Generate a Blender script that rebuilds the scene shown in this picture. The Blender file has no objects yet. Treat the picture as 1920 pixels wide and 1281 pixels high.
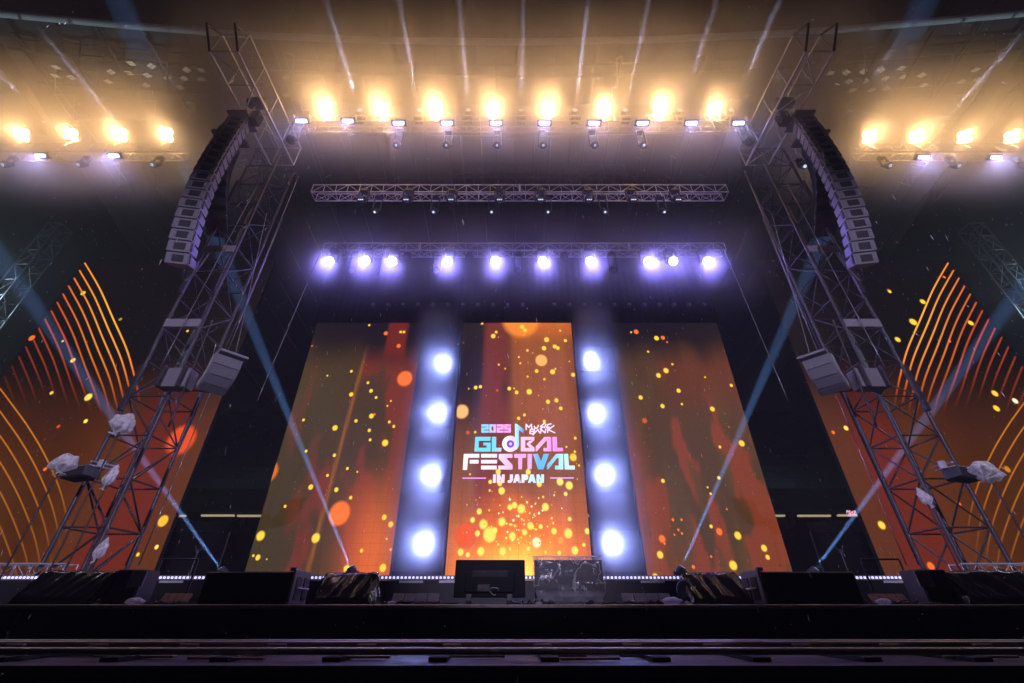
import bpy, bmesh, math, random
from mathutils import Vector, Matrix, Quaternion, noise
random.seed(11)
S = bpy.context.scene
COL = S.collection
R = math.radians

# ------------------------------------------------------------------ camera, sky, exposure
CAMX, EYE, F, TH = -0.33, 1.6, 807.0, R(32.03)
cam = bpy.data.objects.new("camera", bpy.data.cameras.new("camera"))
COL.objects.link(cam)
cam.location = (CAMX, 0, EYE)
cam.rotation_euler = (R(90) + TH, 0, 0)
cam.data.sensor_width = 36
cam.data.lens = F / 1920 * 36
cam.data.clip_start, cam.data.clip_end = 0.05, 400
S.camera = cam

W = bpy.data.worlds.new("World"); S.world = W; W.use_nodes = True
wn = W.node_tree.nodes; wl = W.node_tree.links
sky = wn.new("ShaderNodeTexSky"); sky.sky_type = 'NISHITA'; sky.sun_disc = False
sky.sun_elevation = R(-7); sky.sun_rotation = R(170)
bg = wn["Background"]; wl.new(sky.outputs[0], bg.inputs[0]); bg.inputs[1].default_value = 0.008

S.view_settings.view_transform = 'Standard'
S.view_settings.look = 'None'
S.view_settings.exposure = 0.0
S.view_settings.gamma = 1.0
S.render.engine = 'CYCLES'
S.cycles.max_bounces = 5
S.cycles.diffuse_bounces = 2
S.cycles.glossy_bounces = 3
S.cycles.transmission_bounces = 4
S.cycles.transparent_max_bounces = 12
S.cycles.volume_bounces = 0
S.cycles.volume_step_rate = 1.8
S.cycles.use_denoising = True
S.cycles.sample_clamp_indirect = 4.0

HAZE = 0.0015
HAZE_G = 0.25
P_FOH = 42000
P_WARM, P_BAR, P_WASH, P_PILLAR, P_BEAM, P_TOPBEAM, P_SIDE = 620, 120, 640, 760, 3.7e6, 6.5e4, 3200

# ------------------------------------------------------------------ helpers
_c, _s = math.cos(TH), math.sin(TH)
def ray(u, v):
    x, y = (u - 960) / F, (640.5 - v) / F
    return x, _c - _s * y, _s + _c * y
def at(u, v, Y):
    """place seen in the photograph at (u, v), for a thing standing Y metres in front of the camera"""
    d = ray(u, v); t = Y / d[1]
    return Vector((CAMX + d[0] * t, Y, EYE + d[2] * t))
def atz(u, v, Z):
    d = ray(u, v); t = (Z - EYE) / d[2]
    return Vector((CAMX + d[0] * t, d[1] * t, Z))
def lin(c):
    return tuple(((x / 12.92) if x <= 0.04045 else ((x + 0.055) / 1.055) ** 2.4) for x in c)
def rgb(r, g, b):
    return lin((r / 255, g / 255, b / 255))

def mat(name, col, rough=.6, metal=0., emit=None, es=1., bump=0., bscale=20., var=0., alpha=1., trans=0., spec=None):
    m = bpy.data.materials.new(name); m.use_nodes = True
    nt = m.node_tree; b = nt.nodes["Principled BSDF"]
    b.inputs["Base Color"].default_value = (*col, 1)
    b.inputs["Roughness"].default_value = rough
    b.inputs["Metallic"].default_value = metal
    if spec is not None: b.inputs["Specular IOR Level"].default_value = spec
    if alpha < 1: b.inputs["Alpha"].default_value = alpha
    if trans: b.inputs["Transmission Weight"].default_value = trans
    if emit:
        b.inputs["Emission Color"].default_value = (*emit, 1)
        b.inputs["Emission Strength"].default_value = es
        m.cycles.emission_sampling = 'NONE'
    if bump or var:
        tc = nt.nodes.new("ShaderNodeTexCoord")
        n = nt.nodes.new("ShaderNodeTexNoise"); n.inputs["Scale"].default_value = bscale; n.inputs["Detail"].default_value = 4
        nt.links.new(tc.outputs["Object"], n.inputs["Vector"])
        if bump:
            bp = nt.nodes.new("ShaderNodeBump"); bp.inputs["Strength"].default_value = bump; bp.inputs["Distance"].default_value = .02
            nt.links.new(n.outputs[0], bp.inputs["Height"]); nt.links.new(bp.outputs[0], b.inputs["Normal"])
        if var:
            mx = nt.nodes.new("ShaderNodeMix"); mx.data_type = 'RGBA'
            mx.inputs[6].default_value = (*[x * (1 - var) for x in col], 1); mx.inputs[7].default_value = (*[min(1, x * (1 + var)) for x in col], 1)
            nt.links.new(n.outputs[0], mx.inputs[0]); nt.links.new(mx.outputs[2], b.inputs["Base Color"])
            rr = nt.nodes.new("ShaderNodeMapRange"); rr.inputs[3].default_value = max(.05, rough - .15); rr.inputs[4].default_value = min(1, rough + .15)
            nt.links.new(n.outputs[0], rr.inputs[0]); nt.links.new(rr.outputs[0], b.inputs["Roughness"])
    return m

def attr_emit(name, strength=1.0, grain=0.0, soft=False):
    """LED surface: colour of the picture shown, from the mesh's colour attribute, with a fine diode grain"""
    m = bpy.data.materials.new(name); m.use_nodes = True
    nt = m.node_tree; nt.nodes.clear()
    out = nt.nodes.new("ShaderNodeOutputMaterial"); pb = nt.nodes.new("ShaderNodeBsdfPrincipled")
    pb.inputs["Base Color"].default_value = (.012, .012, .013, 1); pb.inputs["Roughness"].default_value = .5
    a = nt.nodes.new("ShaderNodeAttribute"); a.attribute_name = "picture"
    src = a.outputs["Color"]
    if grain:
        tc = nt.nodes.new("ShaderNodeTexCoord")
        n = nt.nodes.new("ShaderNodeTexNoise"); n.inputs["Scale"].default_value = 14; n.inputs["Detail"].default_value = 3
        mr = nt.nodes.new("ShaderNodeMapRange"); mr.inputs[3].default_value = 1 - grain; mr.inputs[4].default_value = 1 + grain
        nt.links.new(tc.outputs["Object"], n.inputs["Vector"]); nt.links.new(n.outputs[0], mr.inputs[0])
        # faint seams between the half-metre LED modules
        mw = nt.nodes.new("ShaderNodeVectorMath"); mw.operation = 'MODULO'; mw.inputs[1].default_value = (.5, 1, .5)
        ab = nt.nodes.new("ShaderNodeVectorMath"); ab.operation = 'ABSOLUTE'; sp_ = nt.nodes.new("ShaderNodeSeparateXYZ")
        nt.links.new(tc.outputs["Object"], mw.inputs[0]); nt.links.new(mw.outputs[0], ab.inputs[0]); nt.links.new(ab.outputs[0], sp_.inputs[0])
        mn = nt.nodes.new("ShaderNodeMath"); mn.operation = 'MINIMUM'; nt.links.new(sp_.outputs[0], mn.inputs[0]); nt.links.new(sp_.outputs[2], mn.inputs[1])
        gt = nt.nodes.new("ShaderNodeMapRange"); gt.inputs[1].default_value = .012; gt.inputs[2].default_value = .02; gt.inputs[3].default_value = .72; gt.inputs[4].default_value = 1; nt.links.new(mn.outputs[0], gt.inputs[0])
        ml = nt.nodes.new("ShaderNodeMath"); ml.operation = 'MULTIPLY'; nt.links.new(mr.outputs[0], ml.inputs[0]); nt.links.new(gt.outputs[0], ml.inputs[1])
        vm = nt.nodes.new("ShaderNodeVectorMath"); vm.operation = 'SCALE'
        nt.links.new(a.outputs["Color"], vm.inputs[0]); nt.links.new(ml.outputs[0], vm.inputs["Scale"]); src = vm.outputs[0]
    nt.links.new(src, pb.inputs["Emission Color"]); pb.inputs["Emission Strength"].default_value = strength
    if soft: nt.links.new(a.outputs["Alpha"], pb.inputs["Alpha"])
    nt.links.new(pb.outputs[0], out.inputs[0])
    m.cycles.emission_sampling = 'NONE'
    return m

M = dict(
    alu=mat("brushed_aluminium", (.55, .55, .57), .45, .45, var=.25, bscale=9),
    steel=mat("tower_steel", (.07, .066, .075), .5, .6, var=.35, bscale=7),
    dark=mat("black_paint", (.018, .018, .02), .5, var=.3, bscale=12),
    black=mat("matt_black", (.010, .010, .011), .8),
    cloth=mat("black_cloth", (.006, .006, .007), .95, bump=.3, bscale=3, var=.3, spec=.1),
    deck=mat("wet_black_deck", (.02, .02, .022), .35, bump=.15, bscale=6, var=.4),
    wet=mat("wet_timber", (.022, .018, .015), .5, bump=.3, bscale=8, var=.5),
    rail=mat("steel_rail", (.34, .31, .28), .35, .7, var=.3),
    wrap=mat("black_plastic_wrap", (.014, .014, .016), .2, bump=.35, bscale=7, spec=.8),
    clear=mat("clear_plastic_film", (.75, .75, .8), .12, alpha=.36, bump=.6, bscale=7),
    bag=mat("translucent_white_bag", (.85, .85, .85), .3, bump=.35, bscale=6, alpha=.88),
    grey=mat("grey_panel", (.22, .21, .23), .6, var=.2),
    cab=mat("grey_loudspeaker_paint", (.17, .16, .17), .55, var=.15, bscale=5),
    grille=mat("speaker_grille", (.17, .165, .18), .6, bump=.4, bscale=120),
    slot=mat("horn_slot_black", (.012, .012, .013), .6),
    cable=mat("cable_rubber", (.015, .015, .017), .5),
    wire=mat("wire_rope", (.2, .2, .22), .4, .8),
    conc=mat("stand_concrete", (.045, .045, .05), .8, var=.3, bscale=.8),
    seat=mat("seat_plastic", (.02, .022, .03), .5),
    roofm=mat("roof_steel", (.06, .054, .05), .6, .2, var=.25, bscale=.5),
    edge=mat("roof_edge_white", (.7, .68, .64), .5),
    glass=mat("lamp_glass", (.25, .25, .3), .08, .3),
    tape=mat("white_tape", (.75, .75, .78), .5),
    tan=mat("tan_board", (.32, .2, .12), .6, var=.2),
    ground=mat("wet_ground", (.03, .03, .03), .35, bump=.3, bscale=4, var=.4),
    e_warm=mat("lit_warm_reflector", (.8, .7, .5), .3, emit=(1, .72, .36), es=60),
    e_bar=mat("lit_strobe_tube", (.8, .8, .8), .3, emit=(.48, .55, 1), es=14),
    e_wash=mat("lit_violet_lens", (.8, .8, .8), .3, emit=(.62, .55, 1), es=40),
    e_pil=mat("lit_white_lens", (.8, .8, .8), .3, emit=(.72, .76, 1), es=40),
    e_beam=mat("lit_beam_lens", (.8, .8, .8), .3, emit=(.3, .5, 1), es=.8),
    e_cool=mat("lit_cool_lens", (.8, .8, .8), .3, emit=(.7, .95, 1), es=30),
    e_led=mat("lit_led_diode", (.8, .8, .8), .3, emit=(.62, .6, 1), es=1.5),
    e_flood=mat("stadium_lamp_painted_shine", (.6, .58, .5), .4, emit=(.9, .78, .6), es=.4),  # lamps are off; emission painted in for the light they reflect
    e_conc=mat("lit_concourse_ceiling", (.7, .66, .55), .6, emit=(1, .8, .48), es=.38),
    e_spark=mat("led_and_painted_glint", (.5, .6, .8), .3, emit=(.6, .75, 1), es=1.2),  # diode cells, and painted reflections on unlit spot lenses
)

def film():
    m = bpy.data.materials.new("crinkled_clear_film"); m.use_nodes = True
    nt = m.node_tree; N = nt.nodes.new; L = nt.links.new; b = nt.nodes["Principled BSDF"]; out = nt.nodes["Material Output"]
    b.inputs["Base Color"].default_value = (.8, .8, .82, 1); b.inputs["Roughness"].default_value = .14
    tc = N("ShaderNodeTexCoord"); n = N("ShaderNodeTexNoise"); n.inputs["Scale"].default_value = 2.6; n.inputs["Detail"].default_value = 5; n.inputs["Distortion"].default_value = .5
    L(tc.outputs["Object"], n.inputs["Vector"])
    r = N("ShaderNodeMath"); r.operation = 'SUBTRACT'; r.inputs[1].default_value = .5; L(n.outputs[0], r.inputs[0])
    ab = N("ShaderNodeMath"); ab.operation = 'ABSOLUTE'; L(r.outputs[0], ab.inputs[0])
    mr = N("ShaderNodeMapRange"); mr.inputs[1].default_value = 0; mr.inputs[2].default_value = .018; mr.inputs[3].default_value = .8; mr.inputs[4].default_value = .22; L(ab.outputs[0], mr.inputs[0])
    lw = N("ShaderNodeLayerWeight"); lw.inputs[0].default_value = .3
    sz = N("ShaderNodeSeparateXYZ"); L(tc.outputs["Object"], sz.inputs[0])
    hm_ = N("ShaderNodeMapRange"); hm_.inputs[1].default_value = .12; hm_.inputs[2].default_value = .26; hm_.inputs[3].default_value = .6; hm_.inputs[4].default_value = .0; L(sz.outputs[2], hm_.inputs[0])
    a1 = N("ShaderNodeMath"); a1.operation = 'MAXIMUM'; L(mr.outputs[0], a1.inputs[0]); L(hm_.outputs[0], a1.inputs[1])
    ad = N("ShaderNodeMath"); ad.operation = 'MAXIMUM'; L(a1.outputs[0], ad.inputs[0]); L(lw.outputs["Facing"], ad.inputs[1])
    bp = N("ShaderNodeBump"); bp.inputs["Strength"].default_value = .9; bp.inputs["Distance"].default_value = .03; L(ab.outputs[0], bp.inputs["Height"]); L(bp.outputs[0], b.inputs["Normal"])
    t = N("ShaderNodeBsdfTransparent"); mx = N("ShaderNodeMixShader")
    L(ad.outputs[0], mx.inputs[0]); L(t.outputs[0], mx.inputs[1]); L(b.outputs[0], mx.inputs[2]); L(mx.outputs[0], out.inputs[0])
    return m
M["clear"] = film()
def bag_film():
    m = bpy.data.materials.new("white_bag_film"); m.use_nodes = True
    nt = m.node_tree; N = nt.nodes.new; L = nt.links.new; b = nt.nodes["Principled BSDF"]; out = nt.nodes["Material Output"]
    b.inputs["Base Color"].default_value = (.9, .9, .9, 1); b.inputs["Roughness"].default_value = .25
    tc = N("ShaderNodeTexCoord"); n = N("ShaderNodeTexNoise"); n.inputs["Scale"].default_value = 9; n.inputs["Detail"].default_value = 4; n.inputs["Distortion"].default_value = 1.5
    L(tc.outputs["Object"], n.inputs["Vector"])
    bp = N("ShaderNodeBump"); bp.inputs["Strength"].default_value = .4; bp.inputs["Distance"].default_value = .03; L(n.outputs[0], bp.inputs["Height"]); L(bp.outputs[0], b.inputs["Normal"])
    t = N("ShaderNodeBsdfTranslucent"); t.inputs[0].default_value = (.9, .9, .92, 1); mx = N("ShaderNodeMixShader"); mx.inputs[0].default_value = .45
    tr = N("ShaderNodeBsdfTransparent"); m2 = N("ShaderNodeMixShader")
    mr = N("ShaderNodeMapRange"); mr.inputs[1].default_value = .35; mr.inputs[2].default_value = .6; mr.inputs[3].default_value = .5; mr.inputs[4].default_value = .08; L(n.outputs[0], mr.inputs[0])
    L(b.outputs[0], mx.inputs[1]); L(t.outputs[0], mx.inputs[2]); L(mr.outputs[0], m2.inputs[0]); L(mx.outputs[0], m2.inputs[1]); L(tr.outputs[0], m2.inputs[2]); L(m2.outputs[0], out.inputs[0])
    return m
M["bag"] = bag_film()
_cache = {}
def cached(key, fn):
    if key not in _cache: _cache[key] = fn()
    return _cache[key]

ORD = "first second third fourth fifth sixth seventh eighth ninth tenth eleventh twelfth".split()
def tag(o, label=None, cat=None, group=None, kind=None):
    for k, v in (("label", label), ("category", cat), ("group", group), ("kind", kind)):
        if v: o[k] = v
    return o
def thing(name, loc, label, cat, group=None, quat=None):
    o = bpy.data.objects.new(name, None); COL.objects.link(o)
    o.location = loc; o.empty_display_size = .2
    if quat is not None: o.rotation_mode = 'QUATERNION'; o.rotation_quaternion = quat
    return tag(o, label, cat, group)
def wmat(o):
    m = o.matrix_basis.copy()
    while o.parent: o = o.parent; m = o.matrix_basis @ m
    return m
def put(name, me, parent=None, m=None, world=True):
    o = bpy.data.objects.new(name, me); COL.objects.link(o)
    m = m or Matrix()
    if parent is not None:
        o.parent = parent
        o.matrix_basis = (wmat(parent).inverted() @ m) if world else m
    else:
        o.matrix_basis = m
    return o
def mesh_from(bm, mt, smooth=False):
    me = bpy.data.meshes.new("mesh"); bm.normal_update(); bm.to_mesh(me); bm.free()
    for x in (mt if isinstance(mt, (list, tuple)) else [mt]): me.materials.append(x)
    if smooth:
        for p in me.polygons: p.use_smooth = True
    return me
def unit_box(mt, bev):
    bm = bmesh.new(); bmesh.ops.create_cube(bm, size=1)
    return mesh_from(bm, mt)
def box(name, size, loc, mt, parent=None, quat=None, bev=.012, world=True):
    """bevelled box, centre at loc"""
    def mk():
        bm = bmesh.new(); bmesh.ops.create_cube(bm, size=1)
        bmesh.ops.scale(bm, vec=size, verts=bm.verts)
        b = min(bev, min(size) * .3)
        if b > .001: bmesh.ops.bevel(bm, geom=bm.edges[:], offset=b, segments=1, affect='EDGES')
        return mesh_from(bm, mt)
    me = cached(("box", tuple(round(x, 4) for x in size), mt.name, bev), mk)
    m = Matrix.Translation(loc)
    if quat is not None: m = m @ quat.to_matrix().to_4x4()
    return put(name, me, parent, m, world)
def unit_rod(mt, n=8):
    bm = bmesh.new(); bmesh.ops.create_cone(bm, cap_ends=True, segments=n, radius1=1, radius2=1, depth=1)
    me = mesh_from(bm, mt)
    for p in me.polygons: p.use_smooth = len(p.vertices) == 4
    return me
def rod(name, a, b, r, mt, parent=None, n=8, world=True):
    a, b = Vector(a), Vector(b); d = b - a; L = d.length
    me = cached(("rod", mt.name, n), lambda: unit_rod(mt, n))
    q = d.to_track_quat('Z', 'X')
    m = Matrix.Translation((a + b) / 2) @ q.to_matrix().to_4x4() @ Matrix.Diagonal((r, r, L, 1))
    return put(name, me, parent, m, world)
def lathe(name, prof, loc, axis, mt, parent=None, n=16, world=True):
    def mk():
        bm = bmesh.new(); rings = []
        for r, z in prof:
            rings.append([bm.verts.new((r * math.cos(2 * math.pi * i / n), r * math.sin(2 * math.pi * i / n), z)) for i in range(n)])
        for a, b in zip(rings, rings[1:]):
            for i in range(n): bm.faces.new((a[i], a[(i + 1) % n], b[(i + 1) % n], b[i]))
        bm.faces.new(rings[0][::-1]); bm.faces.new(rings[-1])
        me = mesh_from(bm, mt)
        for p in me.polygons: p.use_smooth = len(p.vertices) == 4
        return me
    me = cached(("lathe", tuple(prof), mt.name, n), mk)
    q = Vector(axis).to_track_quat('Z', 'Y')
    return put(name, me, parent, Matrix.Translation(loc) @ q.to_matrix().to_4x4(), world)
def tube_mesh(paths, r, mt, n=6):
    """joined tubes along polylines"""
    bm = bmesh.new()
    for pts in paths:
        pts = [Vector(p) for p in pts]; rings = []
        for i, p in enumerate(pts):
            d = (pts[min(i + 1, len(pts) - 1)] - pts[max(i - 1, 0)]).normalized()
            q = d.to_track_quat('Z', 'X')
            rings.append([bm.verts.new(p + q @ Vector((r * math.cos(6.2832 * k / n), r * math.sin(6.2832 * k / n), 0))) for k in range(n)])
        for a, b in zip(rings, rings[1:]):
            for k in range(n): bm.faces.new((a[k], a[(k + 1) % n], b[(k + 1) % n], b[k]))
        bm.faces.new(rings[0][::-1]); bm.faces.new(rings[-1])
    return mesh_from(bm, mt, True)
def light(kind, parent, loc, direction, watts, col, size=.15, angle=160, blend=.6):
    l = bpy.data.lights.new("lamp_light", kind); l.energy = watts; l.color = col; l.shadow_soft_size = size
    if kind == 'SPOT': l.spot_size = R(angle); l.spot_blend = blend
    o = bpy.data.objects.new("lamp_light", l); COL.objects.link(o)
    m = Matrix.Translation(loc) @ Vector(direction).to_track_quat('-Z', 'Y').to_matrix().to_4x4()
    o.parent = parent; o.matrix_basis = wmat(parent).inverted() @ m
    return o

# ------------------------------------------------------------------ setting: ground, stadium
tag(box("ground", (240, 200, .4), (0, 60, -.2), M['ground'], bev=0), kind="structure")
tag(box("stage_deck", (52, 26, .35), (0, 21.0, EYE + .085 - .175), M['deck'], bev=.01), kind="structure")
DECK = EYE + .085
RISER_Y, RISER_Z = 11.4, EYE + .60
tag(box("stage_riser", (44, 18, RISER_Z - DECK), (0, RISER_Y + 9, (RISER_Z + DECK) / 2 + .002), M['dark'], bev=.01), kind="structure")
skirt = thing("stage_skirt", (0, 8, 0), "black cloth skirt hanging along the whole front of the stage", "stage skirt")
nsk = 26
for i in range(nsk):
    def mk():
        bm = bmesh.new(); n = 14; rows = []
        for z in (0, 1):
            rows.append([bm.verts.new((x / n * 2 - 1, .03 * math.sin(x * 2.1) * (1 - .6 * z), z)) for x in range(n + 1)])
        for k in range(n): bm.faces.new((rows[0][k], rows[0][k + 1], rows[1][k + 1], rows[1][k]))
        return mesh_from(bm, M['cloth'], True)
    put("cloth_panel", cached("skirt", mk), skirt, Matrix.Translation((-25 + 2 * i, 7.93, 0)) @ Matrix.Diagonal((1, 1, DECK - .06, 1)))
box("front_lip", (52, .05, .05), (0, 7.96, DECK - .026), M['rail'], skirt, bev=.008)

# stadium stand behind the stage
st = thing("stadium_stand", (0, 60, 0), "dark tiered stadium stand rising behind the screens", "stadium stand")
bm = bmesh.new()
def quad(bm, *p):
    return bm.faces.new([bm.verts.new(q) for q in p])
def strip_box(bm, x0, x1, y0, y1, z0, z1):
    vs = [bm.verts.new((x, y, z)) for x in (x0, x1) for y in (y0, y1) for z in (z0, z1)]
    for f in ((0, 1, 3, 2), (4, 6, 7, 5), (0, 4, 5, 1), (2, 3, 7, 6), (0, 2, 6, 4), (1, 5, 7, 3)): bm.faces.new([vs[k] for k in f])
ZR = at(0, 968, 46).z
for i in range(34):
    strip_box(bm, -95, 95, 46.5 + i * .9, 46.5 + (i + 1) * .9 - .004, ZR + 2.2 + i * .2, ZR + 2.6 + i * .62)
put("terrace", mesh_from(bm, M['conc']), st)
bm = bmesh.new()
for i in range(33):
    x = -94
    while x < 94:
        w = random.choice((6, 9, 12))
        strip_box(bm, x, x + w - 1.1, 47.0 + i * .9, 47.1 + i * .9, ZR + 2.62 + i * .62, ZR + 3.05 + i * .62)
        x += w
tag(put("seat_rows", mesh_from(bm, M['seat']), st), kind="stuff")
box("ribbon_fascia", (190, .5, 2.3), (0, 46.2, ZR + 1.55), M['black'], st, bev=0)
box("lower_wall", (190, .5, ZR - 1.1), (0, 47.2, (ZR - 1.1) / 2), M['conc'], st, bev=0)
for k in range(46):
    x = -92 + k * 4.1
    box("ceiling_light", (random.choice((1.2, 2.1, 2.9, 3.3)), .3, .17), (x + random.uniform(-.4, .4), 46.9, ZR + .2 + random.uniform(-.03, .03)), M['e_conc'], st, bev=0)
    box("concourse_column", (.5, .5, 1.8), (x + 2.05, 48.2, ZR - .2), M['conc'], st, bev=0)
for k in range(5):
    z = ZR + 4 + k * 1.2
    rod("guard_rail", (-90, 47.4 + k * 1.8, z), (90, 47.4 + k * 1.8, z), .03, M['steel'], st)

# stadium roof: inner edge beam seen overhead, ribs and purlins running back
ROOFZ = 40
roof = thing("stadium_roof", (0, 50, ROOFZ), "stadium roof with pale curved inner edge high above the stage", "stadium roof")
edge_pts = [atz(u, v, ROOFZ) for u, v in ((-60, 18), (0, 26), (240, 48), (480, 67), (720, 76), (977, 79), (1240, 74), (1480, 63), (1720, 43), (1920, 25), (1990, 17))]
put("edge_beam", tube_mesh([edge_pts], .26, M['edge'], 8), roof)
bm = bmesh.new()
prev = None
for p in edge_pts:
    a = bm.verts.new((p.x, p.y + .3, ROOFZ + .9)); b = bm.verts.new((p.x * 1.6, 95, ROOFZ + 1.5))
    if prev: bm.faces.new((prev[0], a, b, prev[1]))
    prev = (a, b)
put("roof_sheet", mesh_from(bm, M['roofm']), roof)
for v, r in ((128, .10), (150, .16), (205, .12), (262, .14)):
    d = atz(977, v, ROOFZ).y - edge_pts[5].y
    put("purlin", tube_mesh([[p + Vector((0, d, .35)) for p in edge_pts]], r, M['roofm'], 6), roof)
for k in range(-13, 14):
    x = k * 3.3
    y0 = edge_pts[5].y - abs(x) ** 2 * .0012
    rod("roof_rib", (x, y0, ROOFZ + .55), (x * 1.25, 90, ROOFZ + .75), .1, M['roofm'], roof)

for k in range(-12, 13):
    x = k * 3.3 + 1.65; y0 = edge_pts[5].y - abs(x) ** 2 * .0012 + .4
    rod("truss_chord", (x, y0, ROOFZ - 1.6), (x * 1.08, y0 + 16, ROOFZ - 1.6), .08, M['roofm'], roof, 6)
    for j in range(7):
        ya = y0 + j * 2.3; xa, xb = x * (1 + .005 * j * 2.3), x * (1 + .005 * (j + 1) * 2.3)
        rod("truss_web", (xa, ya, ROOFZ - 1.6), (xb, ya + 1.15, ROOFZ + .5), .05, M['roofm'], roof, 6)
        rod("truss_web", (xb, ya + 1.15, ROOFZ + .5), (xb, ya + 2.3, ROOFZ - 1.6), .05, M['roofm'], roof, 6)
# floodlights under the roof
def floodlight(u, v, tilt, label):
    p = atz(u, v, ROOFZ - .9)
    t = thing("floodlight", p, label, "floodlight", "stadium floodlights under the roof")
    q = Quaternion((0, 0, 1), R(tilt)) @ Quaternion((1, 0, 0), R(25))
    rod("bracket", p, p + Vector((0, .1, .9)), .03, M['dark'], t)
    box("housing", (.56, .5, .1), p, M['dark'], t, q, .01)
    for s in (-1, 1):
        box("lens", (.5, .19, .02), p + q @ Vector((0, s * .115, -.062)), M['e_flood'], t, q, 0)
fl_left = [(246, 118, 0), (284, 123, -25), (208, 134, -18), (242, 136, 0), (276, 140, -12), (203, 152, -10), (274, 159, -20), (314, 145, -38), (350, 130, -20), (345, 146, -22), (378, 131, 0), (337, 163, -8), (378, 147, -10), (134, 144, -12), (105, 125, 0), (103, 141, 10), (535, 145, -30), (535, 178, -20)]
fl_right = [(1690, 127, 5), (1587, 135, 22), (1620, 133, 22), (1652, 130, 28), (1694, 143, 5), (1592, 152, 18), (1622, 151, 30), (1660, 146, 10), (1728, 140, 18), (1732, 159, 12), (1662, 165, 22), (1598, 169, 0), (1634, 168, 8), (1803, 152, 10), (1833, 148, 10), (1829, 130, 10), (1460, 143, 22), (1400, 180, 20), (1558, 136, 0)]
def FLW(u, v, nm, lst):
    row = 0 if v < 128 else 1 if v < 138 else 2 if v < 150 else 3
    nmr = ("top", "upper", "lower", "bottom")[row]
    us = sorted((a for a, b, c in lst if (0 if b < 128 else 1 if b < 138 else 2 if b < 150 else 3) == row), reverse=nm == "left")
    return "twin-lens stadium floodlight under the roof, %s in the %s row on the %s" % (ORD[us.index(u)], nmr, nm)
for k, (u, v, t) in enumerate(fl_left): floodlight(u, v, t, FLW(u, v, "left", fl_left))
for k, (u, v, t) in enumerate(fl_right): floodlight(u, v, t, FLW(u, v, "right", fl_right))

# ------------------------------------------------------------------ trusses
def truss(name, label, cat, group, p, L, w, h, bay, axis, mt, rc=.028, rb=.014, plates=(), faces="fbud", nodiag=''):
    p = Vector(p)
    A, B, C = {'x': ((1, 0, 0), (0, 1, 0), (0, 0, 1)), 'y': ((0, 1, 0), (1, 0, 0), (0, 0, 1)), 'z': ((0, 0, 1), (1, 0, 0), (0, 1, 0))}[axis]
    A, B, C = Vector(A), Vector(B), Vector(C)
    t = thing(name, p, label, cat, group)
    for i in (0, 1):
        for j in (0, 1):
            o = p + B * w * i + C * h * j
            rod("chord", o, o + A * L, rc, mt, t)
    n = max(1, round(L / bay)); s = L / n
    side = {'f': (Vector(), C * h), 'b': (B * w, B * w + C * h), 'd': (Vector(), B * w), 'u': (C * h, C * h + B * w)}
    for i in range(n + 1):
        a = A * s * i
        for fc in faces:
            q0, q1 = side[fc]
            if fc != 'u' or axis != 'x': rod("brace", p + a + q0, p + a + q1, rb, mt, t, 6)
            if i < n and fc not in nodiag:
                lo, hi = (q0, q1) if i % 2 == 0 else (q1, q0)
                rod("brace", p + a + lo, p + a + A * s + hi, rb, mt, t, 6)
    for x in plates:
        box("coupler_plate", (.09, .02, h + .04) if axis == 'x' else (.09, .09, .02), p + A * x + C * h / 2 - B * .03, mt, t)
    return t

X1, X2 = at(548, 238, 10.85).x, at(1410, 238, 10.85).x
Y1, Z1 = 10.85, EYE + 18.17
truss("lighting_truss", "front lighting truss carrying the eight big warm lamps above the stage", "truss", "horizontal lighting trusses", (X1, Y1, Z1), X2 - X1, .52, .42, .62, 'x', M['alu'], faces="fbd", plates=(6, 14))
Y2, Z2 = 13.22, EYE + 16.44
X3, X4 = at(583, 360, Y2).x, at(1366, 360, Y2).x
truss("lighting_truss", "silver middle truss with unlit moving heads, between the warm and violet rows", "truss", "horizontal lighting trusses", (X3, Y2, Z2), X4 - X3, .52, .5, .56, 'x', M['alu'], faces="fbd", plates=((X4 - X3) / 2,))
Y3, Z3 = 16.5, EYE + 15.94
X5, X6 = at(605, 470, Y3).x, at(1362, 470, Y3).x
truss("lighting_truss", "rear lighting truss carrying the row of lit violet lamps", "truss", "horizontal lighting trusses", (X5, Y3, Z3), X6 - X5, .52, .5, .62, 'x', M['alu'], faces="fbd", plates=((X6 - X5) * .24, (X6 - X5) * .76))
Y4, Z4 = 12.0, EYE + 17.73
XL = at(333, 283, Y4).x; XR = at(1622, 287, Y4).x
truss("lighting_truss", "side lighting truss with warm lamps beyond the left tower", "truss", "horizontal lighting trusses", (XL - 11, Y4, Z4), 11, .52, .55, .7, 'x', M['alu'], faces="fbd")
truss("lighting_truss", "side lighting truss with warm lamps beyond the right tower", "truss", "horizontal lighting trusses", (XR, Y4, Z4), 11, .52, .55, .7, 'x', M['alu'], faces="fbd")
# faint service truss behind the front rows
pA, pB = at(845, 335, 21), at(1175, 335, 21)
truss("roof_catwalk", "dim service truss hanging behind the middle truss", "truss", None, (pA.x, 21, pA.z), pB.x - pA.x, .8, 1.6, 1.6, 'x', M['steel'], .05, .025, faces="fb")
# short truss stubs beside the towers
for s, u, nm in ((-1, 428, "left"), (1, 1484, "right")):
    q = at(u, 296, 11.6)
    truss("truss_stub", "short silver truss stub with small lamp beside the %s line array" % nm, "truss", "short truss stubs", q, 1.0 if s < 0 else 1.1, .5, .5, .5, 'x', M['alu'], .022, .014)

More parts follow.
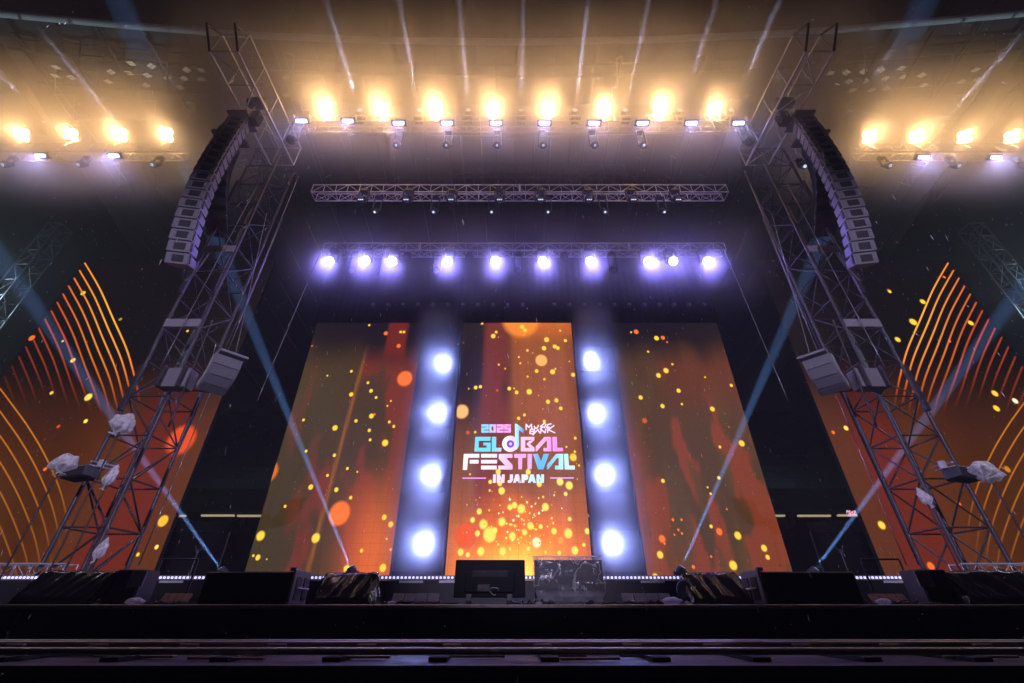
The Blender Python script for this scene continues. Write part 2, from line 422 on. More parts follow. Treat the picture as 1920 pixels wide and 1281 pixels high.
# PA towers and booms
def tower(sx, nm):
    xc = 11.4 * sx
    base = Vector((xc - .6, 12.0, RISER_Z))
    if sx > 0: base.x = xc - .6 + .06
    H = 17.3
    t = truss("speaker_tower", "tall dark lattice tower on the %s of the stage" % nm, "tower", "lattice speaker towers", base, H, 1.2, 1.2, 1.25, 'z', M['steel'], .05, .025)
    for zz in (5.2, 9.6, 14.2):
        box("sleeve_plate", (.16, .1, 1.5), base + Vector((0 if sx < 0 else 1.2, -.05, zz)), M['steel'], t)
    for zz in (7.6, 11.0):
        box("gusset_plate", (1.2, .05, .32), base + Vector((.6, -.07, zz)), M['grey'], t)
    box("base_plate", (1.7, 1.7, .08), base + Vector((.6, .6, .042)), M['steel'], t)
    # horizontal boom towards the audience, array hangs from it
    bx = -11.07 if sx < 0 else 10.1
    b = truss("tower_boom", "horizontal lattice boom jutting forward from the %s tower top" % nm, "boom", "lattice tower booms", (bx, 7.5, EYE + 16.84), 4.6, 1.0, 1.25, 1.15, 'y', M['alu'], .042, .022, nodiag='fbu')
    for x0 in (0, 1.0):
        rod("brace", (bx + x0, 7.5, EYE + 16.84), (bx + x0, 6.9, EYE + 17.5), .04, M['dark'], b)
        rod("brace", (bx + x0, 6.9, EYE + 17.5), (bx + x0, 7.5, EYE + 18.09), .04, M['dark'], b)
    h = thing("chain_hoist", (bx + .5, 9.6, EYE + 17.2), "dark chain hoist hanging inside the %s boom" % nm, "hoist", "chain hoists in the booms")
    lathe("motor", [(.05, -.35), (.2, -.33), (.24, 0), (.2, .33), (.05, .35)], (bx + .5, 9.6, EYE + 17.3), (1, 0, 0), M['dark'], h)
    box("chain_bag", (.35, .35, .6), (bx + .45, 9.9, EYE + 16.75), M['cloth'], h)
    rod("hook_chain", (bx + .5, 9.6, EYE + 17.2), (bx + .5 - .2 * sx * -1, 9.7, EYE + 16.4), .02, M['wire'], h)
tower(-1, "left"); tower(1, "right")
# front-of-house mast behind the viewer: its violet wash lamps light the towers and arrays
foh = truss("lighting_mast", "lattice mast standing among the audience behind the viewer", "mast", "lattice lighting masts", (-.6, -27, 0), 15, 1.2, 1.2, 1.5, 'z', M['steel'], .06, .03)
for sx, nm, tx, k_ in ((-1, "the left tower", (-11.3, 12, 7.5), 1.0), (1, "the right tower", (11.3, 12, 7.5), 1.0), (0, "the middle of the stage edge", (0, 8.3, 4.5), .55)):
    p = Vector((1.0 * sx, -25.5, 14)); aim = (Vector(tx) - p).normalized()
    t = thing("wash_lamp", p, "violet wash lamp on the audience mast aimed at %s" % nm, "stage lamp", "wash lamps on the audience mast")
    q = aim.to_track_quat('-Y', 'Z')
    box("housing", (.5, .4, .5), p + q @ Vector((0, .22, 0)), M['dark'], t, q, .02)
    box("lens", (.4, .02, .4), p + q @ Vector((0, .012, 0)), M['e_wash'], t, q, 0)
    rod("bracket", p + q @ Vector((0, .4, 0)), Vector((.6 * sx, -25.8, 14)), .03, M['dark'], t)
    light('SPOT', t, p + aim * .1, aim, P_FOH * k_, (.70, .62, 1), .2, 22 if sx else 11, .8)

# ------------------------------------------------------------------ line arrays
def cabinet_mesh():
    bm = bmesh.new(); w, d, h = .34, .55, .192
    vs = [(-w, 0, -h), (w, 0, -h), (w, 0, h), (-w, 0, h), (-w * .82, d, -h * .72), (w * .82, d, -h * .72), (w * .82, d, h * .72), (-w * .82, d, h * .72)]
    v = [bm.verts.new(p) for p in vs]
    for f in ((0, 1, 2, 3), (5, 4, 7, 6), (0, 4, 5, 1), (1, 5, 6, 2), (2, 6, 7, 3), (3, 7, 4, 0)): bm.faces.new([v[k] for k in f])
    bmesh.ops.bevel(bm, geom=bm.edges[:], offset=.012, segments=1, affect='EDGES')
    return mesh_from(bm, M['cab'])
def line_array(nm, sx):
    top = at(438, 222, 9.6); top.x += .1
    bot = at(326, 505, 10.3)
    top.x *= 1; 
    if sx > 0: top.x = -top.x + .06; bot.x = -bot.x - .06
    n = 18
    root = thing("line_array", top + Vector((0, 0, .4)), "long curved hanging line array of grey loudspeaker boxes by the %s tower" % nm, "line array", "hanging main line arrays")
    yaw = R(-10 * sx)
    P, a, pos = [], R(-3), top.copy()
    L = (top - bot).length / n
    tot = 0
    for i in range(n):
        f = i / (n - 1)
        ang = R(-12 + 26 * f ** 1.8)          # tilt of each box: upper boxes lean forward, lower ones curl under
        P.append((pos.copy(), ang)); pos = pos + Vector((0, math.sin(ang), -math.cos(ang))) * L
    end = pos
    corr = bot - end
    for i, (p, ang) in enumerate(P):
        f = i / (n - 1); p = p + corr * f
        q = Quaternion((0, 0, 1), yaw) @ Quaternion((1, 0, 0), ang + R(4))
        c = put("cabinet", cached("cab", cabinet_mesh), root, Matrix.Translation(p) @ q.to_matrix().to_4x4())
        box("horn_slot", (.34, .02, .24), p + q @ Vector((.02, -.004, 0)), M['slot'], c, q, .004)
        box("horn_slot", (.07, .02, .26), p + q @ Vector((-.24, -.004, 0)), M['grille'], c, q, .004)
        box("horn_slot", (.07, .02, .26), p + q @ Vector((.27, -.004, 0)), M['grille'], c, q, .004)
        for s in (-1, 1):
            box("rigging_bar", (.035, .08, .3), p + q @ Vector((s * .355, .08, .03)), M['steel'], c, q, .006)
    box("fly_frame", (.8, .9, .1), top + Vector((0, .3, .3)), M['steel'], root)
    # a second array, turned outward and dark, hung behind
    r2 = thing("outfill_array", top + Vector((1.0 * sx, 1.2, .5)), "dark side-facing loudspeaker hang behind the top of the %s line array" % nm, "line array", "side-facing loudspeaker hangs")
    for i in range(9):
        p = top + Vector((.95 * sx, 1.1 + .02 * i * i, .1 - i * .42))
        q = Quaternion((0, 0, 1), R(62 * sx)) @ Quaternion((1, 0, 0), R(2 * i))
        c = box("cabinet", (1.15, .7, .40), p, M['dark'], r2, q, .02)
        box("grille", (1.05, .02, .34), p + q @ Vector((0, -.36, 0)), M['slot'], c, q, 0)
    box("fly_frame", (1.2, .8, .1), top + Vector((.95 * sx, 1.1, .38)), M['steel'], r2)
    for s in (-1, 1):
        rod("sling", top + Vector((.95 * sx + s * .4, 1.1, .4)), top + Vector((.95 * sx + s * .1, 1.1, 1.6)), .015, M['wire'], r2)
line_array("left", -1); line_array("right", 1)

def fill_array(nm, sx):
    # four boxes curving under, mounted off the tower on an arm
    Yf = 11.7
    pts = [at(u, v, Yf) for u, v in ((428, 678), (408, 708), (382, 730), (352, 744))]
    if sx > 0: pts = [Vector((-p.x + .02, p.y, p.z)) for p in pts]
    root = thing("fill_array", pts[0] + Vector((0, 0, .4)), "short curved hang of four grey boxes beside the %s tower" % nm, "line array", "short four-box loudspeaker hangs")
    yaw = Quaternion((0, 0, 1), R(-48 * sx)); h = .34; pos = Vector((pts[0].x, Yf, pts[0].z))
    for i, deg in enumerate((6, 26, 46, 64)):
        if i: pos = pos + yaw @ Vector((0, math.sin(R(deg - 8)) * h, -math.cos(R(deg - 8)) * h))
        q = yaw @ Quaternion((1, 0, 0), R(deg)); p = pos + q @ Vector((0, .2, 0))
        c = box("cabinet", (.74, .34, .33), p, M['cab'], root, q, .02)
        box("grille", (.69, .02, .295), p + q @ Vector((0, -.175, 0)), M['grille'], c, q, 0)
        for s in (-1, 1):
            box("side_plate", (.03, .32, .32), p + q @ Vector((s * .38, 0, 0)), M['grey'], c, q, .004)
    box("top_bar", (.80, .4, .08), Vector((pts[0].x, Yf + .1, pts[0].z + .26)), M['grey'], root, yaw)
    rod("hoist_line", Vector((pts[0].x, Yf + .2, pts[0].z + .3)), at(500 if sx < 0 else 1447, 400, Yf + .6), .012, M['wire'], root)
    rod("stay_bar", pos + Vector((0, .2, 0)), Vector((10.7 * sx, 12.0, pos.z)), .03, M['steel'], root)
    bq = thing("amplifier_box", Vector((10.55 * sx, 11.85, pos.z + .1)), "pale grey box clamped to the %s tower beside the short hang" % nm, "amplifier box", "grey boxes clamped to the towers")
    box("body", (.85, .4, .62), Vector((10.5 * sx, 11.72, pos.z + .15)), M['cab'], bq)
    for s in (-1, 1): box("clamp", (.08, .2, .7), Vector((10.5 * sx + s * .3, 11.48, pos.z + .15)), M['steel'], bq)
fill_array("left", -1); fill_array("right", 1)

# ------------------------------------------------------------------ LED screens
PIC = attr_emit("led_picture", 1.15, .18)
FLAT = attr_emit("led_graphic", 1.25)
SPARK = attr_emit("led_sparks", 1.25, 0, True)
SY = 24.0
def pic_mesh(x0, x1, z0, z1, nx, nz, fn, y):
    me = bpy.data.meshes.new("picture")
    vs, fs = [], []
    for j in range(nz + 1):
        for i in range(nx + 1): vs.append((x0 + (x1 - x0) * i / nx, y, z0 + (z1 - z0) * j / nz))
    for j in range(nz):
        for i in range(nx):
            a = j * (nx + 1) + i; fs.append((a, a + 1, a + nx + 2, a + nx + 1))
    me.from_pydata(vs, [], fs)
    at_ = me.color_attributes.new("picture", 'FLOAT_COLOR', 'POINT')
    for k, (x, y_, z) in enumerate(vs):
        c = fn((x - x0) / (x1 - x0), (z - z0) / (z1 - z0), x, z)
        at_.data[k].color = (*[max(0, q) for q in c], 1)
    me.materials.append(PIC)
    return me
def flat_mesh(polys, y, step=0.0004, mt=None):
    """coloured flat graphics shown on a screen: (points[x,z], colour or colours)"""
    me = bpy.data.meshes.new("graphic"); vs, fs, cs = [], [], []
    for k, (pts, col) in enumerate(polys):
        b = len(vs)
        for i, (x, z) in enumerate(pts):
            vs.append((x, y - step * k, z)); cs.append(col[i] if isinstance(col, list) else col)
        fs.append(list(range(b, b + len(pts))))
    me.from_pydata(vs, [], fs)
    a = me.color_attributes.new("picture", 'FLOAT_COLOR', 'POINT')
    for i, c in enumerate(cs): a.data[i].color = c if len(c) == 4 else (*c, 1)
    me.materials.append(mt or FLAT)
    return me
def sm(a, b, x):
    t = min(1, max(0, (x - a) / (b - a))); return t * t * (3 - 2 * t)
def mixc(a, b, t): return tuple(p + (q - p) * t for p, q in zip(a, b))
def nz(x, y, s, o=0): return noise.fractal(Vector((x * s + o, y * s, o * 1.7)), 1.0, 2.0, 4)
ZB, ZT = EYE + 1.15, EYE + 16.5
XC0, XC1 = -3.62, 3.65
XL0, XL1, XR0, XR1 = -13.5, -6.2, 6.14, 13.5

def c_centre(s, t, x, z):
    base = mixc(rgb(120, 70, 50), rgb(40, 24, 18), sm(.25, .75, t))
    red = mixc(base, rgb(110, 42, 30), sm(.15, .2, s) * (1 - sm(.36, .45, s + .05 * nz(x, z, .6))) * .8)
    c = mixc(red, rgb(150, 78, 30), sm(.38, .5, s) * (1 - sm(.9, 1, s) * .4) * sm(.2, .6, t) * .75)
    c = mixc(c, rgb(185, 92, 28), sm(.40, .5, s) * sm(.88, 1.0, t) * .8)
    c = mixc(c, rgb(26, 18, 18), (1 - sm(.17, .24, s)) * sm(.45, .8, t))
    g = math.exp(-((s - .52) / .42) ** 2) * (1 - sm(.02, .36, t + .05 * nz(x, z, .7)))
    c = mixc(c, rgb(238, 112, 38), min(1, g * 1.15))
    g2 = math.exp(-((s - .5) / .22) ** 2) * (1 - sm(.0, .15, t))
    c = mixc(c, rgb(255, 186, 70), g2)
    return tuple((1.25 + .6 * (1 - sm(0, .34, t))) * q * (1 + .12 * nz(x * 3, z * .3, 1.2, 4)) for q in c)
def c_left(s, t, x, z):
    c = rgb(66, 46, 22)
    n = nz(x * 1.5, z * .45, .45, 2) * 1.1
    c = mixc(c, rgb(112, 44, 26), sm(-.1, .25, n + .5 * (s - .5) - .1) * (1 - sm(.75, 1, t)))
    diag = s - .28 - .62 * t * .9
    c = mixc(c, rgb(58, 50, 24), sm(.0, .25, .35 - s + .2 * t) * .6)
    beam = math.exp(-((s - .42 - .10 * t) / .012) ** 2) * sm(.0, .2, 1 - t) * .45
    c = mixc(c, rgb(190, 110, 40), beam)
    g = math.exp(-((s - .92 + .2 * t) / .22) ** 2) * (1 - sm(.03, .42, t))
    c = mixc(c, rgb(235, 108, 42), min(1, g * 1.1))
    c = mixc(c, rgb(120, 64, 40), sm(.7, 1, s) * .45 * (1 - sm(.4, .8, t)))
    red = sm(.66, .68, s) * (1 - sm(.84, .86, s)) * sm(.83, .9, t + .05 * s)
    c = mixc(c, rgb(10, 8, 12), sm(.74, .93, t + .03 * n))
    return mixc(c, rgb(108, 30, 16), red * .9)
def c_right(s, t, x, z):
    c = rgb(74, 50, 24)
    n = nz(x * 1.6, z * .42, .5, 7) * 1.2
    c = mixc(c, rgb(122, 54, 26), sm(-.08, .16, n + .24 - t * .75))
    c = mixc(c, rgb(80, 58, 26), sm(.0, .2, nz(x * 1.5, z * .35, .6, 12) - .05) * .8)
    c = mixc(c, rgb(98, 44, 24), sm(.5, .7, t) * (1 - sm(.82, .95, t)) * sm(.2, .6, s) * .7)
    c = mixc(c, rgb(150, 78, 58), (1 - sm(0, .25, s)) * .6 * (1 - sm(.3, .7, t)))
    return mixc(c, rgb(9, 8, 12), sm(.76, .94, t + .04 * n))
SZT = EYE + 22.2
SX0, SX1 = 18.0, 32.3
def c_side(s, t, x, z):
    # s = 0 at the edge beside the tower
    c = mixc(rgb(104, 52, 18), rgb(118, 40, 18), sm(.07, .10, s) * (1 - sm(.28, .32, s)))
    c = mixc(c, rgb(62, 30, 14), sm(.3, .6, s) * .7)
    c = mixc(c, rgb(105, 62, 26), sm(.45, .8, s) * (1 - sm(.1, .4, t)) * .6)
    f = sm(.30, .62, t + .02 * nz(x, z, .4))
    return mixc(tuple(q * .72 for q in c), rgb(7, 6, 8), f)

YEL, YEO, ORG, REDO, WHT = rgb(250, 205, 60), rgb(255, 220, 90), rgb(240, 110, 40), rgb(190, 80, 40), rgb(255, 235, 190)
def disc_poly(u, v, r, col, clip=None, n=0):
    c = at(u, v, SY); e = (at(u + 1, v, SY) - c).length; e2 = (at(u, v - 1, SY) - c).length
    pts = []
    n = n or (18 if r > 4 else 10)
    for k in range(n):
        a = 6.28318 * k / n
        x, z = c.x + math.cos(a) * r * e, c.z + math.sin(a) * r * e * 1.12
        if clip: x = min(max(x, clip[0]), clip[1]); z = min(max(z, clip[2]), clip[3])
        pts.append((x, z))
    return pts, col
def dot_mesh(dots, clip, y):
    """soft-edged glowing dots: a full core, then a rim fading out"""
    me = bpy.data.meshes.new("sparks"); vs, fs, cs = [], [], []
    for j, (u, v, r, col) in enumerate(dots):
        n = 18 if r > 4 else 10; b = len(vs); yy = y - .0004 * j
        c0 = at(u, v, SY)
        core, rim = disc_poly(u, v, r * .8, col, clip, n)[0], disc_poly(u, v, r * (1.3 if r < 8 else 1.1), col, clip, n)[0]
        for x, z in core: vs.append((x, yy, z)); cs.append((*[q * 1.05 for q in col], .95))
        for x, z in rim: vs.append((x, yy, z)); cs.append((*col, 0))
        fs.append(list(range(b, b + n)))
        for k in range(n): fs.append((b + k, b + n + k, b + n + (k + 1) % n, b + (k + 1) % n))
    me.from_pydata(vs, [], fs)
    a = me.color_attributes.new("picture", 'FLOAT_COLOR', 'POINT')
    for i, c in enumerate(cs): a.data[i].color = c
    me.materials.append(SPARK)
    return me
def screen(label, x0, x1, z0, z1, fn, nx, nz_, dots, mirror=False):
    t = thing("led_screen", ((x0 + x1) / 2, SY, z0), label, "LED screen", "LED screens behind the stage")
    put("display", pic_mesh(x0, x1, z0, z1, nx, nz_, fn, SY), t)
    box("back_frame", (x1 - x0, .25, z1 - z0), ((x0 + x1) / 2, SY + .14, (z0 + z1) / 2), M['dark'], t, bev=0)
    if dots:
        tag(put("glowing_dots", dot_mesh(dots, (x0, x1, z0, z1), SY - .012), t), kind="stuff")
    return t

cd = [(977, 600, 36, rgb(226, 128, 40)), (1015, 676, 11.5, rgb(250, 170, 90)), (866, 772, 13, rgb(250, 180, 110)), (873, 1004, 20, rgb(222, 84, 40))]
for x, y, r, *c in [(280,135,11),(295,115,7),(225,72,6),(130,168,5,1),(425,88,11),(439,106,9),(547,153,12),(534,196,11),(588,187,10),(603,195,9),(641,158,8),(615,108,5),(497,310,9),(577,314,12),(591,299,5),(536,351,6),(680,329,10),(661,262,4),(452,338,5),(451,207,6),(408,240,5),(415,271,5),(308,278,5),(340,298,4),(360,398,9),(397,417,9),(384,397,4),(460,414,13),(300,407,7,1),(216,389,8),(192,393,9),(157,399,4),(554,464,10),(596,457,10),(618,497,9),(436,530,7),(407,547,8),(535,562,8),(717,512,8),(153,618,10,1),(190,616,6),(690,646,7),(646,690,5),(688,714,6),(680,742,16),(709,783,5),(164,827,4),(305,815,12),(455,815,12),(265,865,9),(614,864,16),(660,883,17),(510,876,12),(313,873,11),(262,908,5),(322,910,15),(642,925,9),(210,1013,12),(364,992,12),(386,982,13),(420,1000,18),(541,991,16),(177,1056,11),(231,1078,19),(262,1130,33),(287,1108,13),(323,1065,17),(201,1123,12),(437,1117,12),(376,1137,16),(466,1085,15),(517,1089,10),(584,1112,13),(655,1123,19),(617,1158,16,2),(750,1112,12),(497,1168,20,3),(662,1051,9),(688,1208,16),(610,1220,9),(117,1217,14),(218,1213,17),(327,1213,16),(153,1230,10),(733,1180,8),(454,1200,9)]:
    cd.append((820 + x / 2.67, 580 + y / 2.67, r / 2.67, [YEL, REDO, rgb(225, 150, 60), WHT][c[0]] if c else (YEO if y > 800 else YEL)))
for _ in range(90):
    a = random.gauss(440, 75); b = random.gauss(1070, 85)
    if 930 < b < 1240 and 110 < a < 760: cd.append((820 + a / 2.67, 580 + b / 2.67, random.uniform(.8, 2.2), random.choice((YEO, WHT, YEO))))
for _ in range(60):
    cd.append((820 + random.uniform(110, 720) / 2.67, 580 + random.uniform(80, 1240) / 2.67, random.uniform(.5, 1.2), random.choice((ORG, YEL, REDO))))
centre = screen("central LED screen showing the festival logo and golden sparks", XC0, XC1, ZB, ZT, c_centre, 60, 110, cd)

ld = []
for x, y, r, *c in [(659,121,5),(734,158,9,1),(792,215,9,1),(801,152,6),(816,152,6),(820,363,36,1),(400,215,4,1),(578,330,6),(577,435,9),(469,350,4),(653,382,6),(667,419,8),(690,449,6),(757,465,4),(741,487,4),(669,533,10),(683,526,5,1),(599,555,7),(750,560,6),(770,580,6),(659,598,7),(663,641,6),(504,587,11),(361,551,6),(731,655,13),(373,692,6),(501,711,7),(470,802,6),(560,771,6),(605,786,4),(394,855,10),(510,867,9),(575,903,7),(278,942,6),(525,974,49,1),(203,785,44,4),(727,992,10),(757,1024,11),(167,1076,17),(417,1086,17),(155,1174,10),(134,1166,5),(98,1198,6),(195,1182,3),(624,1143,7),(721,1221,14),(557,1225,13),(756,1138,5),(738,1090,4)]:
    ld.append((420 + x / 2.418, 560 + y / 2.418, r / 2.418, [YEL, ORG, 0, 0, rgb(205, 100, 30)][c[0]] if c else YEL))
screen("LED screen of brown and orange haze between the left stand gap and the lit pillar", XL0, XL1, ZB, ZT, c_left, 60, 110, ld)
rd = []
for x, y, r, *c in [(31,151,10,1),(8,153,4),(123,180,10),(152,178,9,1),(171,198,4,1),(85,241,5),(195,298,5),(166,327,11),(132,349,10),(343,357,4),(462,394,7),(223,418,9),(51,449,9),(150,488,9),(238,479,5),(376,501,10),(69,554,11,2),(451,583,4,2),(509,657,12),(410,673,6),(152,827,8),(405,813,7),(354,856,4),(368,885,5),(197,1003,6,1),(236,1003,5,1),(222,1049,5,1),(238,1065,5,1),(204,1071,4,1),(441,955,4,1),(370,1033,7),(407,1057,13,1),(491,1075,14),(148,1090,14,1),(159,1111,5,1),(139,1162,13),(610,1132,12),(626,1173,9),(470,1210,16),(290,1217,7,1),(117,1262,12),(370,1170,5,1)]:
    rd.append((1180 + x / 2.418, 560 + y / 2.418, r / 2.418, [YEL, ORG, REDO][c[0]] if c else YEL))
screen("LED screen of rusty red haze between the lit pillar and the right stand gap", XR0, XR1, ZB, ZT, c_right, 60, 110, rd)

def side_screen(sx, nm, dots):
    x0, x1 = (-SX1, -SX0) if sx < 0 else (SX0, SX1)
    fn = (lambda s, t, x, z: c_side(1 - s, t, x, z)) if sx < 0 else c_side
    t = screen("outer LED screen with glowing orange arcs behind the %s tower" % nm, x0, x1, ZB, SZT, fn, 60, 100, dots)
    a0 = [(159,493),(187,541),(212,597),(237,653),(251,700),(259,735),(264,762)]
    c0 = [at(u, v, SY) for u, v in a0]
    dz = at(159, 493, SY).z - at(148, 507, SY).z
    b0 = [(-60,650),(0,728),(27,764),(53,800),(83,850),(110,910),(124,960),(132,1010),(136,1060)]
    d0 = [at(u, v, SY) for u, v in b0]
    polys = []
    def ribbon(pts, hw, cols):
        pts = [Vector((p.x, 0, p.z)) for p in pts]
        fine = []
        for i in range(len(pts) - 1):
            for k in range(6):
                tt = k / 6
                m1 = (pts[i + 1] - pts[max(0, i - 1)]) / 2; m2 = (pts[min(len(pts) - 1, i + 2)] - pts[i]) / 2
                h = (2*tt**3-3*tt**2+1, tt**3-2*tt**2+tt, -2*tt**3+3*tt**2, tt**3-tt**2)
                fine.append(pts[i] * h[0] + m1 * h[1] + pts[i + 1] * h[2] + m2 * h[3])
        fine.append(pts[-1])
        n = len(fine)
        for i in range(n - 1):
            d = (fine[min(n - 1, i + 2)] - fine[max(0, i - 1)]).normalized(); nn = Vector((-d.z, 0, d.x)) * hw
            q = [fine[i] + nn, fine[i] - nn, fine[i + 1] - nn, fine[i + 1] + nn]
            if any(p.x < -SX1 or p.z < ZB for p in q): continue
            f0, f1 = cols(i / n), cols((i + 1) / n)
            polys.append(([(p.x * (1 if sx < 0 else -1), p.z) for p in q], [f0, f0, f1, f1]))
    hot, warm = rgb(255, 176, 50), rgb(226, 84, 20)
    for k in range(14):
        st_ = max(.05, 1 - k / 13) if sx < 0 else max(.12, 1 - k / 15)
        def cols(f, st_=st_, k=k):
            col = mixc(warm, hot, max(0, 1 - abs(f - .3) * 2.2) * max(0, 1 - k / 6))
            fade = (1 - sm(max(.05, .5 - .06 * k), max(.25, 1.0 - .075 * k), f)) * st_
            return (*col, fade)
        ribbon([p - Vector((0, 0, dz * k)) for p in c0], .05, cols)
    dz2 = .78
    for k in range(13):
        def cols(f, k=k):
            return (*rgb(222, 132, 38), (1 - sm(.35, .95, f)) * max(.08, .6 - k * .06))
        ribbon([p - Vector((.0, 0, dz2 * k)) for p in d0], .036, cols)
    tag(put("glowing_arcs", flat_mesh(polys, SY - .02, 0.00002, SPARK), t), kind="stuff")
sl = [(340, 825, 27, rgb(214, 72, 24)), (306, 977, 9.5, rgb(235, 180, 50)), (156, 550, 4, YEL), (60, 634, 5, ORG), (137, 676, 4, YEO), (166, 745, 6, YEO), (97, 737, 3, YEL), (161, 790, 3.5, YEO), (85, 880, 3, ORG), (110, 800, 3, REDO), (118, 640, 2, YEL), (226, 599, 3, rgb(160, 130, 30)), (253, 893, 3, ORG), (294, 1026, 3.5, YEO), (259, 1040, 3, YEL), (352, 621, 2.2, YEL)]
sr = [(1653, 985, 6, YEL), (1712, 604, 6, YEL), (1730, 566, 4.5, YEL), (1683, 637, 4.5, YEL), (1820, 606, 4.5, YEL), (1666, 545, 3, REDO), (1668, 547, 3, YEL), (1865, 738, 5, YEL), (1868, 766, 5, YEL), (1903, 752, 4.5, WHT), (1586, 803, 4, YEO), (1562, 811, 3, ORG), (1797, 945, 4, ORG), (1780, 640, 2.5, ORG), (1888, 880, 5, rgb(190, 120, 30)), (1770, 520, 2.5, ORG), (1745, 1062, 6, ORG)]
side_screen(-1, "left", sl); side_screen(1, "right", sr)

# logo on the central screen: every character a flat piece of its own
def lp(x, y):
    p = at(840 + x / 7.111, 760 + y / 7.111, SY); return (p.x, p.z)
def grad(x, y, row):
    if row == 0: return mixc(rgb(120, 215, 250), rgb(248, 165, 235), sm(480, 700, x))
    if row == 1: return mixc(mixc(rgb(110, 215, 245), rgb(250, 195, 230), sm(620, 780, x)), rgb(245, 150, 235), sm(1100, 1450, x))
    if row == 2:
        c = mixc(rgb(255, 246, 252), rgb(250, 170, 235), sm(400, 980, x))
        c = mixc(c, rgb(100, 185, 250), sm(1050, 1200, x)); return mixc(c, rgb(200, 245, 252), sm(1300, 1600, x))
    if row == 3: return mixc(rgb(255, 215, 245), rgb(190, 240, 250), sm(700, 1250, x))
    if row == 4: return mixc(rgb(235, 150, 235), rgb(225, 170, 245), sm(200, 1600, x))
    return rgb(255, 222, 250)
def letter(ch, polys, row, depth=.05):
    me = flat_mesh([([lp(x, y) for x, y in p], [grad(x, y, row) for x, y in p]) for p in polys], SY - depth, .0008)
    put("letter", me, centre)
def rects(*rs): return [[(a, b), (c, b), (c, d), (a, d)] for a, b, c, d in rs]
def stroke(pts, w):
    out = []
    for (a, b), (c, d) in zip(pts, pts[1:]):
        L = math.hypot(c - a, d - b); nx, ny = -(d - b) / L * w / 2, (c - a) / L * w / 2
        ex, ey = (c - a) / L * w * .3, (d - b) / L * w * .3
        out.append([(a - ex + nx, b - ey + ny), (c + ex + nx, d + ey + ny), (c + ex - nx, d + ey - ny), (a - ex - nx, b - ey - ny)])
    return out
letter("2", rects((445,258,543,290),(508,290,543,300),(445,300,543,330),(445,330,482,341),(445,341,543,370)), 0)
letter("0", rects((550,258,640,288),(550,288,582,341),(606,288,640,341),(550,341,640,370)), 0)
letter("2", rects((648,258,742,290),(708,290,742,300),(648,300,742,330),(648,330,684,341),(648,341,742,370)), 0)
letter("5", rects((748,258,840,290),(748,290,784,300),(748,300,840,330),(804,330,840,341),(748,341,840,370)), 0)
for pts in ([(1042,330),(1042,258),(1078,300),(1112,258),(1116,318)], [(1150,282),(1158,310),(1190,308),(1205,270)], [(1290,238),(1232,288),(1268,292),(1226,322)], [(1282,305),(1306,256)], [(1375,252),(1330,262),(1314,300),(1352,298)],
            [(1098,326),(1092,382),(1140,384),(1146,352),(1100,352),(1150,350),(1152,324),(1098,326)], [(1132,398),(1196,330),(1222,372)], [(1232,376),(1242,326),(1292,372),(1306,318)], [(1334,306),(1326,368)], [(1412,274),(1338,330),(1424,372)]):
    letter("x", stroke(pts, 17), 5)
letter("G", [[(365,425),(570,425),(564,478),(412,478),(408,570),(352,622)], [(408,570),(516,570),(516,540),(470,540),(474,502),(570,502),(568,622),(352,622)]], 1)
letter("L", [[(585,425),(645,425),(640,570),(715,570),(710,622),(583,622)]], 1)
circ = lambda cx, cy, r, n=28: [(cx + r * math.cos(6.2832 * k / n), cy + r * math.sin(6.2832 * k / n)) for k in range(n)]
put("letter", flat_mesh([([lp(x, y) for x, y in circ(830, 518, 108)], [mixc(rgb(255, 250, 252), rgb(248, 190, 226), sm(740, 930, x)) for x, y in circ(830, 518, 108)]),
                         ([lp(x, y) for x, y in circ(832, 520, 50)], rgb(96, 70, 210)), ([lp(x, y) for x, y in circ(834, 520, 22)], rgb(240, 190, 240))], SY - .05, .004), centre)
nt_ = [(893,250),(920,255),(1012,330),(1005,378),(945,335),(948,540),(930,580),(905,600),(893,450)]
put("musical_note", flat_mesh([([lp(x, y) for x, y in nt_], [mixc(rgb(190, 240, 255), rgb(60, 150, 235), sm(900, 990, x)) for x, y in nt_])], SY - .068), centre)
letter("B", [[(970,425),(1150,425),(1150,468),(1030,470),(1030,575),(970,620)], [(1148,468),(1150,425),(1152,468),(1094,520),(1042,520),(1086,478)], [(1042,520),(1094,520),(1152,570),(1155,620),(970,620),(1030,572),(1090,572)]], 1)
letter("A", [[(1168,555),(1285,425),(1375,425),(1375,475),(1310,475),(1180,620),(1168,620)], [(1318,476),(1375,476),(1378,618),(1272,618),(1272,572),(1318,572)]], 1)
letter("L", [[(1390,425),(1450,425),(1455,570),(1530,570),(1530,618),(1395,618)]], 1)
letter("F", [[(212,652),(418,652),(418,702),(268,702),(255,865),(198,865)], [(292,732),(408,732),(408,780),(290,780)]], 2)
letter("E", rects((442,652,655,702),(442,732,655,780),(442,808,650,860)), 2)
letter("S", [[(678,652),(860,652),(860,705),(775,705),(860,800),(860,860),(672,860),(672,808),(765,808),(676,715)]], 2)
letter("T", [[(882,652),(1042,652),(1040,705),(990,705),(985,858),(938,858),(935,705),(884,705)]], 2)
letter("I", [[(1060,652),(1122,652),(1115,855),(1060,855)]], 2)
letter("V", [[(1132,652),(1200,652),(1240,755),(1275,652),(1345,652),(1270,858),(1200,858)]], 2)
letter("A", [[(1318,800),(1440,652),(1535,652),(1535,705),(1455,705),(1335,858),(1318,858)], [(1475,706),(1535,706),(1535,860),(1425,860),(1425,808),(1475,808)]], 2)
letter("L", [[(1545,652),(1600,652),(1610,808),(1688,808),(1690,860),(1556,860)]], 2)
letter("I", [[(602,925),(640,925),(638,1038),(598,1038)]], 3)
